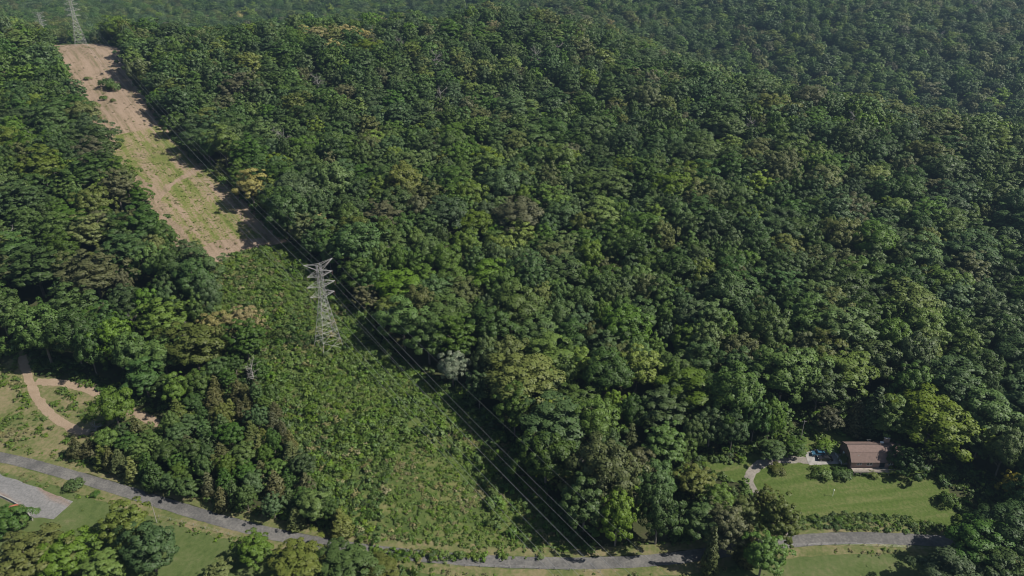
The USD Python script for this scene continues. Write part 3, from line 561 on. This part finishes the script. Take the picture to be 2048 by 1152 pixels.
# cedars in the belt above the lane and along the wood edges
in_belt = shapely.contains_xy(BELT, fx, fy)
is_cedar = (in_belt & (_r.uniform(0, 1, len(fx)) < .55)) | ((pd < 420) & (_r.uniform(0, 1, len(fx)) < .02))
inview = (ppx > -15) & (ppx < 2063) & (ppy > -10) & (ppy < 1165) & ~hid
rpx = fR / pd * FPX
order = np.argsort(-rpx)
chosen = np.zeros(len(fx), bool); chosen[[i for i in order if inview[i] and not is_cedar[i]][:240]] = True
WORD = ['dark green', 'mid green', 'yellow green', 'bluish green', 'olive', 'brownish', 'tan']
MARKS = [(645, 610, 'the nearest pylon'), (1735, 905, 'the house'), (905, 735, 'the silvery tree'), (462, 646, 'the pale yellowish pair'), (1607, 325, 'the bright hillside tree'), (1275, 735, 'the yellow round tree'), (1690, 745, 'the large yellow tree'),
 (738, 97, 'the bright ridge tree'), (640, 72, 'the tan ridge trees'), (160, 50, 'the crest pylon'), (219, 162, 'the lone clump'), (1745, 275, 'the pale dead tree'), (787, 516, 'the grey edge tree'), (780, 620, 'the olive edge tree'), (1085, 830, 'the yellow edge tree'), (372, 662, 'the grey spreading tree'),
 (505, 742, 'the dead cedar wood tree'), (60, 725, 'the dirt track top'), (1752, 800, 'the spruce'), (1898, 994, 'the lone lawn shrub'), (1545, 900, 'the drive'), (1455, 1052, 'the brown lane tree'), (700, 420, 'the very dark tree'), (1000, 500, 'the middle yellow tree'), (975, 320, 'the high yellow tree'), (1845, 700, 'the right yellow tree'),
 (2032, 972, 'the amber tree'), (300, 1000, 'the lane bend'), (375, 262, 'the yellowish strip shrub'), (1410, 545, 'the dying tree'), (1300, 105, 'the crest yellow tree'), (1262, 880, 'the olive cedar'), (400, 520, 'the mown strip foot'), (320, 850, 'the field corner'), (0, 730, 'the left field')]
seen_labels = set()
def spot(i, what):
    c = []
    for mx, my, name in MARKS:
        dx, dy = ppx[i] - mx, (ppy[i] - my) * 1.15; L = math.hypot(dx, dy) / 2 / (rpx[i] + 12); a = math.degrees(math.atan2(-dy, dx)) % 360
        way = ['right of', 'above and right of', 'above', 'above and left of', 'left of', 'below and left of', 'below', 'below and right of'][int((a + 22.5) // 45) % 8]
        far = 'just' if L < 1.2 else 'two crowns' if L < 2.3 else 'three crowns' if L < 3.4 else 'four crowns' if L < 4.5 else 'five crowns' if L < 5.6 else 'six crowns' if L < 6.7 else 'far'
        c.append((L, f'{far} {way} {name}'))
    c.sort()
    size = 'broad ' if fR[i] > 7.2 else 'slim ' if fR[i] < 5.2 else ''
    for _, t in c[:4]:
        for lab in (f'{what} {t}', f'{size}{what} {t}'):
            if lab not in seen_labels: seen_labels.add(lab); return lab
    lab = f'{what} {c[0][1]} and {c[1][1]}'; seen_labels.add(lab); return lab
for i in np.nonzero(is_cedar & inview)[0]:
    k = int(_r.integers(4)); R0, H0 = [(3.0, 11.5), (3.3, 10.5), (2.6, 12.5), (3.2, 11)][k]; Hc = float(_r.uniform(7, 10.5)); Rc = min(fR[i] * .95, 4.0)
    copy_of(CEDAR[k], 'cedar_tree', (fx[i], fy[i], fz[i]), yaw[i], spot(i, ['olive', 'brownish', 'slim', 'dark'][k] + ' cedar'), 'conifer', 'cedars in the wood', (Rc / R0, Rc / R0, Hc / H0))
for i in np.nonzero(chosen)[0]:
    s = SHAPES[shp[i]]
    copy_of(tree_kind(TINTS[tint[i]], int(shp[i])), 'broadleaf_tree', (fx[i], fy[i], fz[i]), yaw[i], spot(i, WORD[tint[i]] + ' tree'), 'tree', 'forest trees on the hillside', (fR[i] / s['R'], fR[i] / s['R'], fH[i] / s['H']))

def instancer(name, label, catg, pts, kinds, idx, yaws, scales):
    pi = UsdGeom.PointInstancer.Define(stage, '/World/' + numbered(name)); rel = pi.CreatePrototypesRel()
    for j, kp in enumerate(kinds):
        pr = stage.DefinePrim(f'{pi.GetPath()}/kinds/kind_{j:03d}', 'Xform'); pr.GetReferences().AddInternalReference(kp); rel.AddTarget(pr.GetPath())
    h = np.radians(yaws) / 2
    pi.CreatePositionsAttr(Vt.Vec3fArray.FromNumpy(np.asarray(pts, np.float32))); pi.CreateProtoIndicesAttr(Vt.IntArray.FromNumpy(np.asarray(idx, np.int32)))
    pi.CreateOrientationsAttr(Vt.QuathArray([Gf.Quath(float(math.cos(a)), 0, 0, float(math.sin(a))) for a in h])); pi.CreateScalesAttr(Vt.Vec3fArray.FromNumpy(np.asarray(scales, np.float32)))
    return tag(pi.GetPrim(), label, catg, None, 'stuff')
rest = ~chosen & ~(is_cedar & inview)
keys, kinds, idx, sc = {}, [], [], []
for i in np.nonzero(rest)[0]:
    far = pd[i] > 430; key = (far, tint[i], int(shp[i]))
    if key not in keys: keys[key] = len(kinds); kinds.append((far_kind if far else tree_kind)(TINTS[tint[i]], int(shp[i])))
    idx.append(keys[key]); s = SHAPES[shp[i]]; sc.append((fR[i] / s['R'], fR[i] / s['R'], fH[i] / s['H']))
bi = np.nonzero(rest)[0]; snag = _r.uniform(0, 1, len(bi)) < .010
for j in np.nonzero(snag)[0]:
    k = int(_r.integers(3)); key = ('snag', k)
    if key not in keys: keys[key] = len(kinds); kinds.append(BARE[k])
    idx[j] = keys[key]; i = bi[j]; sc[j] = (fR[i] / 5.5, fR[i] / 5.5, fH[i] / 13.5)
instancer('forest', 'dense green summer forest covering the hills to the far skyline', 'forest', np.c_[fx, fy, fz][rest], kinds, idx, yaw[rest], sc)
print('forest', len(fx), 'individual', chosen.sum(), 'cedars', (is_cedar & inview).sum())

# low growth: brambles of the clearing, weeds of the field and verges, shrubs along the wood edges
LOW = {c: [own_kind(f'low_{c.replace(" ", "_")}_{k:03d}', [('foliage', bush_crown(700 + k + 10 * j, R=1.3, H=1.5, n=130, size=.21), LEAF[c])]) for k in range(4)] for j, c in enumerate(('bramble', 'mid green', 'dark green', 'straw', 'yellow green'))}
def scatter(name, label, catg, poly, per_m2, mix, size, hgt, seed, thin=.0, fscale=12.0):
    r = np.random.default_rng(seed); x0, y0, x1, y1 = poly.bounds; n = int((x1 - x0) * (y1 - y0) * per_m2)
    x, y = r.uniform(x0, x1, n), r.uniform(y0, y1, n); ok = shapely.contains_xy(poly, x, y)
    f = meshkit.fbm(np.c_[x / fscale, y / fscale, 0 * x + seed], 3, seed); ok &= f > thin; x, y, f = x[ok], y[ok], f[ok]
    cs = list(mix); w = np.array([mix[c] for c in cs], float); w = w / w.sum()
    g = (f - f.min()) / max(np.ptp(f), 1e-6); uu = np.clip(.5 * r.uniform(0, 1, len(x)) + .9 * (g - .5) + .25, 0, .999)
    ci = (uu[:, None] > np.cumsum(w)[None]).sum(1).clip(0, len(cs) - 1); ki = ci * 4 + r.integers(0, 4, len(x))
    s = r.uniform(*size, len(x)); hh = s * r.uniform(*hgt, len(x))
    return instancer(name, label, catg, np.c_[x, y, hz(x, y) + .05], [k for c in cs for k in LOW[c]], ki, r.uniform(0, 360, len(x)), np.c_[s, s, hh])
open_low = gpoly([(800,880),(990,850),(1110,1000),(1190,1112),(760,1100),(770,1000)]).intersection(green_zone)
scatter('undergrowth', 'waist high green brambles and saplings filling the clearing around the nearest pylon', 'undergrowth', green_zone.difference(open_low).buffer(-.3), .8, {'mid green': .28, 'bramble': .48, 'straw': .06, 'dark green': .14}, (.35, 1.35), (.5, 1.2), 31, .2, 22.0)
scatter('undergrowth', 'taller sapling clumps standing out of the brambles in the clearing', 'undergrowth', green_zone.difference(ribbon(lane, 14)).buffer(-1), .10, {'mid green': .35, 'bramble': .35, 'dark green': .3}, (1.1, 2.1), (.8, 1.3), 41, .52, 16.0)
scatter('undergrowth', 'low green and straw coloured growth in the clearing just above the lane', 'undergrowth', open_low.buffer(-.3).difference(ribbon(lane, 8)), .85, {'bramble': .45, 'mid green': .2, 'straw': .35}, (.3, .85), (.45, .9), 32, .12)
scatter('undergrowth', 'shrubby growth along the wood edges of the power line clearing', 'undergrowth', clearing.buffer(3.5).difference(clearing.buffer(-2.0)).difference(ribbon(lane, 9)), .22, {'mid green': .4, 'dark green': .4, 'bramble': .2}, (.9, 2.0), (.8, 1.5), 33, .3)
scatter('weeds', 'weeds and brambles of the field above the lane at far left', 'weeds', field_left.difference(ribbon(lane, 8)).difference(shapely.unary_union([ribbon(smooth_line([ground(*p)[:2] for p in q], 40), 4.4) for q in ([(44,712),(50,735),(62,765),(70,790),(85,812),(110,836),(150,858),(180,868)], [(70,766),(110,762),(150,772),(190,788),(230,806),(270,824),(318,848)])])), .3, {'bramble': .5, 'mid green': .2, 'straw': .3}, (.4, 1.2), (.5, 1.0), 34, .42, 8)
scatter('weeds', 'thin rows of regrowth on the mown strip', 'weeds', shapely.unary_union([mid, low]).buffer(-1), .35, {'yellow green': .5, 'bramble': .3, 'straw': .2}, (.25, .6), (.4, .8), 35, .52, 5)
scatter('weeds', 'scattered stubble tufts and brush on the mown strip', 'weeds', mown_zone.buffer(-1.5), .05, {'straw': .5, 'bramble': .25, 'dark green': .25}, (.25, .8), (.35, .7), 42, .5, 9)
scatter('undergrowth', 'dark undergrowth under the trees around the lawn and drive', 'undergrowth', shapely.unary_union([yard.buffer(14), right_edge.buffer(6), drive_side.buffer(8)]).difference(yard.buffer(-.8)).difference(south).difference(ribbon(lane, 9)), .4, {'mid green': .35, 'dark green': .45, 'bramble': .2}, (.6, 1.6), (.6, 1.2), 43, .25, 9)
scatter('undergrowth', 'shaded undergrowth among the trees between the field and the power line', 'undergrowth', shapely.unary_union([BELT.buffer(12), field_left.buffer(10)]).difference(field_left).difference(clearing).difference(south).difference(ribbon(lane, 9)), .3, {'mid green': .4, 'dark green': .4, 'bramble': .2}, (.6, 1.5), (.6, 1.2), 44, .25, 9)
hedge = gpoly([(1578,1038),(1680,1027),(1790,1032),(1905,1050),(1922,1068),(1800,1066),(1690,1060),(1580,1060)])
scatter('weeds', 'band of tall weeds between the lawn and the lane', 'weeds', hedge, 1.3, {'dark green': .3, 'mid green': .3, 'bramble': .4}, (.35, .85), (.6, 1.2), 36, .25, 6)
scatter('weeds', 'bushy growth along the back of the lawn under the trees', 'weeds', gpoly([(1592,866),(1625,850),(1720,846),(1725,868),(1640,878),(1600,885)]), .5, {'mid green': .4, 'bramble': .4, 'dark green': .2}, (.7, 1.4), (.8, 1.3), 37, .3, 6)
scatter('weeds', 'weeds in the ditches along the lane', 'weeds', ribbon(lane, 13).difference(ribbon(lane, 7.5)), .28, {'bramble': .4, 'straw': .35, 'mid green': .25}, (.25, .7), (.5, .9), 38, .42, 9)
scatter('weeds', 'dark tufts in the pasture below the lane', 'weeds', south.intersection(shapely.box(-170, 118, 135, 200)).difference(ribbon(lane, 14)).difference(pad_poly.buffer(2)), .03, {'bramble': .4, 'mid green': .4, 'straw': .2}, (.2, .5), (.35, .7), 39, .5, 10)

# ------------------------------------------------------------------ house, cars and small structures
def hexmix(c): return c
roof_m = plain('brown_shingles', (.115, .078, .066), .85, 0, 1.5, .18)
brick_m = M('red_brick', {'t': ('texture_coordinate', {}), 'g': ('geometry', {}), 'b': ('brick_texture', {'color1': (.27, .115, .075), 'color2': (.21, .085, .06), 'mortar': (.34, .30, .26), 'scale': 1.0, 'mortar_size': .012, 'brick_width': .22, 'row_height': .075}),
    'v': ('vector_rotate', {'rotate_type': 'x_axis', 'angle': math.pi / 2}), 'p': ('principled_bsdf', {'roughness': .9})}, [('g.position', 'v.vector'), ('v.vector', 'b.vector'), ('b.color', 'p.base_color')])
siding_m = plain('brown_siding', (.12, .075, .055), .8, 0, 2, .15)
deckwood = plain('weathered_deck', (.24, .21, .18), .85, 0, 3, .2)
trim_m = plain('dark_trim', (.06, .045, .04), .6, 0, 2, .1)
glass_m = plain('window_glass', (.025, .03, .035), .08, 0, 1, .1, .6)
white_m = plain('white_paint', (.7, .69, .66), .5, 0, 2, .06)
hp = ground(1744, 932); HX, HY = 117.5, hp[1] + 2.5; HZ = float(hz(HX, HY - 4.5)) + .2
LX, WY = 16.4, 8.6                                          # length along x, depth along y
house = thing('house', 'brown roofed brick house with a front deck at the top of the lawn', 'house', (HX, HY, HZ))
FL, WT = 1.0, 3.6                                           # floor level and wall top
def wall_panel(x0, x1, z0, z1, y, t, holes):
    from shapely import box as sb
    g = sb(x0, z0, x1, z1)
    for h in holes: g = g.difference(sb(*h))
    m = trimesh.creation.extrude_polygon(g, t, engine='earcut'); m.apply_transform(np.array([[1, 0, 0, 0], [0, 0, 1, y], [0, 1, 0, 0], [0, 0, 0, 1.]])); m.invert(); return m
ws = [(-6.4, FL + 1.0, -4.8, FL + 2.2), (-3.2, FL + .9, -1.4, FL + 2.2), (3.6, FL + 1.0, 5.2, FL + 2.2)]; dr = [(1.0, FL, 2.8, FL + 2.15), (6.2, FL, 7.15, FL + 2.1)]
part('wall', wall_panel(-LX / 2, LX / 2, -1.5, WT, -WY / 2, .25, ws + dr), brick_m, house)
part('wall', box((LX, .25, WT + 1.5), (0, WY / 2 - .125, (WT - 1.5) / 2)), brick_m, house)
PROF = [(-WY / 2 - .55, WT - .12), (-WY / 2 + 1.7, WT + 2.25), (0, WT + 3.25), (WY / 2 - 1.7, WT + 2.25), (WY / 2 + .55, WT - .12)]   # gambrel outline
for sx in (-1, 1):
    g = Polygon([(-WY / 2 + .25, -1.5), (WY / 2 - .25, -1.5), (WY / 2 - .25, WT - .05)] + [(y * .97, z - .28) for y, z in PROF[1:4][::-1]] + [(-WY / 2 + .25, WT - .05)])
    m = trimesh.creation.extrude_polygon(g, .25, engine='earcut'); m.apply_transform(np.array([[0, 0, 1, sx * LX / 2 - (.25 if sx > 0 else 0)], [1, 0, 0, 0], [0, 1, 0, 0], [0, 0, 0, 1.]]))
    gm = part('gable', m, siding_m, house)
roof_parts = []
for (ya, za), (yb, zb) in zip(PROF[:-1], PROF[1:]):
    d = np.array([yb - ya, zb - za]); L = np.linalg.norm(d); nrm = np.array([-d[1], d[0]]) / L * .16
    g = Polygon([(ya, za), (yb, zb), (yb + nrm[0], zb + nrm[1]), (ya + nrm[0], za + nrm[1])])
    m = trimesh.creation.extrude_polygon(g, LX + 1.0, engine='earcut'); m.apply_transform(np.array([[0, 0, 1, -LX / 2 - .5], [1, 0, 0, 0], [0, 1, 0, 0], [0, 0, 0, 1.]]))
    roof_parts.append(m)
roof = part('roof', roof_parts[1], roof_m, house)
for m in (roof_parts[0], roof_parts[2], roof_parts[3]): part('roof', m, roof_m, house)
part('ridge_cap', box((LX + 1.02, .36, .08), (0, 0, WT + 3.25 + .19)), trim_m, house)
ch = part('chimney', cat([box((1.5, .8, 3.0), (5.0, 1.6, WT + 3.0)), box((1.7, 1.0, .18), (5.0, 1.6, WT + 4.59))]), brick_m, house)
part('flue', trimesh.creation.cylinder(.16, .5, sections=10, transform=trimesh.transformations.translation_matrix([5.3, 1.6, WT + 4.9])), conc_m, ch)
part('roof_vent', cat([box((.9, .6, .45), (3.3, 1.1, WT + 3.2)), box((1.0, .7, .06), (3.3, 1.1, WT + 3.455))]), white_m, house)
part('roof_vent', box((.35, .3, .3), (-6.0, -3.4, WT + 1.5)), conc_m, house)
part('antenna', cat([bar((-1.5, .6, WT + 2.9), (-1.5, .6, WT + 5.0), .03), bar((-2.2, .6, WT + 4.8), (-.8, .6, WT + 4.8), .025), bar((-1.9, .2, WT + 4.5), (-1.9, 1.0, WT + 4.5), .02), bar((-1.1, .2, WT + 4.5), (-1.1, 1.0, WT + 4.5), .02)]), alum_m, house)
for x0, z0, x1, z1 in ws:
    w = part('window', cat([box((x1 - x0, .09, .09), ((x0 + x1) / 2, -WY / 2 + .06, z)) for z in (z0 + .045, z1 - .045)] + [box((.09, .088, z1 - z0 - .18), (x, -WY / 2 + .06, (z0 + z1) / 2)) for x in (x0 + .045, (x0 + x1) / 2, x1 - .045)]), white_m, house)
    part('pane', box((x1 - x0, .03, z1 - z0), ((x0 + x1) / 2, -WY / 2 + .13, (z0 + z1) / 2)), glass_m, w)
for x0, z0, x1, z1 in dr:
    d = part('door', box((x1 - x0, .06, z1 - z0), ((x0 + x1) / 2, -WY / 2 + .12, (z0 + z1) / 2)), glass_m if x1 - x0 > 1 else white_m, house)
    part('handle', box((.05, .08, .2), (x1 - .12, -WY / 2 + .06, z0 + 1.05)), alum_m, d)
part('gutter', box((LX + .9, .12, .13), (0, -WY / 2 - .64, WT - .13)), trim_m, house)
DK = 2.2
dk = part('deck', cat([box((LX - .4, .145, .05), (0, -WY / 2 - .1 - .155 * i, FL - .03)) for i in range(int(DK / .155))]), deckwood, house)
part('deck_beam', box((LX - .4, .12, .24), (0, -WY / 2 - DK + .1, FL - .18)), deckwood, house)
for i in range(8): part('deck_post', box((.13, .13, FL + 1.6), (-LX / 2 + .3 + i * (LX - .6) / 7, -WY / 2 - DK + .1, (FL - 1.6) / 2 - .3)), deckwood, house)
rl = part('railing', cat([box((LX - .4, .09, .06), (0, -WY / 2 - DK + .07, FL + z)) for z in (.95, .12)]), deckwood, house)
for i in range(61): part('baluster', box((.045, .045, .77), (-LX / 2 + .3 + i * (LX - .6) / 60, -WY / 2 - DK + .07, FL + .535)), deckwood, rl)
# side porch and its stair rail at the left gable
sp = part('side_porch', cat([box((2.2, 6.0, .12), (-LX / 2 - 1.15, .4, FL - .06))] + [box((.12, .12, FL + 1.2), (-LX / 2 - 2.1, y, (FL - 1.2) / 2 - .12)) for y in (-2.4, .4, 3.2)]), deckwood, house)
part('porch_rail', cat([box((.06, 6.0, .06), (-LX / 2 - 2.18, .4, FL + z)) for z in (.95, .5)] + [box((.07, .07, .95), (-LX / 2 - 2.18, y, FL + .475)) for y in (-2.5, -1, .4, 1.9, 3.3)]), white_m, house)
part('door', box((.06, .95, 2.05), (-LX / 2 - .04, 1.2, FL + 1.03)), white_m, house)
gw = part('window', box((.06, 1.5, 1.2), (-LX / 2 - .04, -1.4, FL + 1.6)), white_m, house); part('pane', box((.04, 1.3, 1.0), (-LX / 2 - .07, -1.4, FL + 1.6)), glass_m, gw)

def car(loc, rot, col, label, suv):
    t = thing('parked_car', label, 'car', loc, rot)
    paint = M('car_paint_' + ('blue' if suv else 'black'), {'p': ('principled_bsdf', {'base_color': col, 'roughness': .3, 'metallic': .3, 'coat_weight': .6})}, [])
    L, W, H = (4.5, 1.82, 1.7) if suv else (4.7, 1.8, 1.42)
    def ext(poly, w, bevel=.06):
        m = trimesh.creation.extrude_polygon(poly.buffer(-bevel).buffer(bevel), w, engine='earcut'); m.apply_transform(np.array([[1, 0, 0, 0], [0, 0, 1, -w / 2], [0, 1, 0, 0], [0, 0, 0, 1.]])); m.invert(); return m
    arches = shapely.union_all([shapely.Point(x, .33).buffer(.40) for x in (-L * .31, L * .30)])
    b = Polygon([(-L / 2, .3), (L / 2 - .05, .28), (L / 2, .62), (L / 2 - .12, .82), (L * .24, .98), (-L * .46, 1.0), (-L / 2, .8)]).difference(arches)
    part('body', ext(b, W), paint, t)
    c = Polygon([(L * .24, .99), (L * .10, H - .04), (-L * .20 if not suv else -L * .38, H), (-L * (.36 if not suv else .46), .99)])
    part('cabin', ext(c.buffer(-.05), W - .16), glass_m, t); part('roof', ext(Polygon([(L * .105, H - .06), (L * .09, H - .01), (-L * (.19 if not suv else .37), H + .03), (-L * (.21 if not suv else .39), H - .04)]), W - .22, .01), paint, t)
    part('pillar', cat([bar((x0, s * (W / 2 - .09), .98), (x1, s * (W / 2 - .12), H - .03), .045) for s in (-1, 1) for x0, x1 in ((L * .24, L * .10), (-L * .08, -L * .08), (-L * (.37 if not suv else .46), -L * (.20 if not suv else .38)))]), paint, t)
    for x in (-L * .31, L * .30):
        for s in (-1, 1):
            T = trimesh.transformations.rotation_matrix(math.pi / 2, [1, 0, 0]); T[:3, 3] = [x, s * (W / 2 - .12), .33]
            w = part('wheel', trimesh.creation.cylinder(.33, .22, sections=18, transform=T), trim_m, t)
            T2 = T.copy(); T2[1, 3] = s * (W / 2 - .0); part('rim', trimesh.creation.cylinder(.21, .03, sections=14, transform=T2), alum_m, w)
    for s in (-1, 1):
        part('headlight', box((.06, .36, .14), (L / 2 - .06, s * .62, .72)), white_m, t); part('tail_light', box((.05, .26, .2), (-L / 2 - .005, s * .68, .76)), plain('tail_red_' + ('a' if suv else 'b') + str(s + 1), (.4, .03, .02), .3), t)
        part('side_mirror', box((.16, .2, .12), (L * .17, s * (W / 2 + .06), 1.02)), paint, t)
for px, py, col, lab, suv, rot in [(1636, 911, (.05, .13, .20), 'blue car parked on the concrete pad beside the house', True, 172), (1649, 920, (.02, .02, .024), 'black car parked in front of the blue one on the concrete pad', False, 174)]:
    q = ground(px, py); car((q[0], q[1], q[2] + .16), rot, col, lab, suv)

# low curved kerb wall and rusty shed at the gravel pad
kw = smooth_line([ground(*p)[:2] for p in [(-60, 968), (0, 993), (28, 1006), (48, 1020), (60, 1033), (66, 1041)]], 40)
kd = []
for a, b in zip(kw[:-1], kw[1:]):
    z = float(hz(*a)); kd.append(box((np.linalg.norm(b - a) + .1, .3, 1.0), ((a[0] + b[0]) / 2, (a[1] + b[1]) / 2, z + .25), math.atan2(*(b - a)[::-1])))
solo('retaining_wall', cat(kd), conc_m, 'low curved concrete kerb wall along the lower edge of the gravel pad', 'wall')
rust_m = plain('rusty_sheet', (.23, .075, .045), .8, .1, 1.2, .45)
sq = ground(36, 1030); sh = thing('shed', 'small shed with a rusty red corrugated roof beside the gravel pad', 'shed', sq, -24)
u = np.linspace(-2.6, 2.6, 53); wv = .05 * np.cos(u * 2 * np.pi / .4)
for s in (-1, 1):
    v = np.vstack([np.c_[u, np.full(53, s * 1.9), 2.0 + wv], np.c_[u, np.full(53, 0.0), 2.75 + wv], np.c_[u, np.full(53, s * 1.9), 1.97 + wv], np.c_[u, np.full(53, 0.0), 2.72 + wv]])
    i = np.arange(52); f = np.vstack([np.c_[i, i + 1, i + 54], np.c_[i, i + 54, i + 53], np.c_[i + 106, i + 160, i + 107], np.c_[i + 106, i + 159, i + 160], np.c_[i, i + 107, i + 1], np.c_[i, i + 106, i + 107]])
    part('roof', trimesh.Trimesh(v, f, process=False), rust_m, sh)
for x in (-2.3, 2.3):
    for y in (-1.6, 1.6): part('post', box((.14, .14, 2.6), (x, y, .75)), deckwood, sh)
part('wall', box((4.6, .08, 2.0), (0, 1.64, .95)), deckwood, sh); part('wall', box((.08, 3.1, 2.0), (-2.34, 0, .95)), deckwood, sh)

# poles and fences
def pole(px, py, h, label, r=.11, arm=True):
    q = ground(px, py); t = thing('utility_pole', label, 'pole', q)
    part('shaft', bar((0, 0, -1), (0, 0, h), r, 8, r * .75), deadwood, t)
    if arm: part('crossarm', box((1.8, .1, .12), (0, .1, h - .6)), deadwood, t); part('insulator', cat([trimesh.creation.cylinder(.05, .18, sections=6, transform=trimesh.transformations.translation_matrix([x, .1, h - .45])) for x in (-.8, 0, .8)]), glassy, t)
    return np.array([q[0], q[1], q[2] + h])
pole(314, 1046, 8.0, 'wooden utility pole between the lane and the dark pasture tree')
pa = pole(1600, 884, 9.0, 'wooden utility pole beside the drive behind the lawn')
q = ground(1665, 993); t = thing('lamp_post', 'thin white lamp post standing on the lawn', 'lamp post', q)
part('shaft', bar((0, 0, -.3), (0, 0, 2.6), .05, 8, .04), white_m, t); part('lamp_shade', trimesh.creation.cone(.22, .3, sections=10, transform=trimesh.transformations.translation_matrix([0, 0, 2.6])), white_m, t)
def fence(px, label, gap=4.0):
    ln = smooth_line([ground(*p)[:2] for p in px], 80); L = LineString(ln); n = int(L.length / gap)
    P = [np.array(L.interpolate(i * L.length / n).coords[0]) for i in range(n + 1)]; o = P[0]; oz = float(hz(*o))
    t = thing('wire_fence', label, 'fence', (*o, oz)); W = [np.array([*(p - o), float(hz(*p)) - oz]) for p in P]
    for w in W: part('post', bar(w + [0, 0, -.4], w + [0, 0, 1.25], .06, 6), deadwood, t)
    for z in (.45, .8, 1.12): part('wire', polyline_tube([w + [0, 0.07, z] for w in W], .008, 3), alum_m, t)
fence([(318, 1036), (345, 1042), (400, 1056), (440, 1066), (482, 1078)], 'weedy wire fence between the lane and the lower left pasture')
fence([(1560, 1096), (1640, 1092), (1720, 1092), (1790, 1096), (1872, 1102)], 'wire fence along the lane above the lower right pasture')
fence([(900, 1133), (980, 1135), (1060, 1139), (1140, 1141), (1200, 1146)], 'wire fence below the lane under the cables')
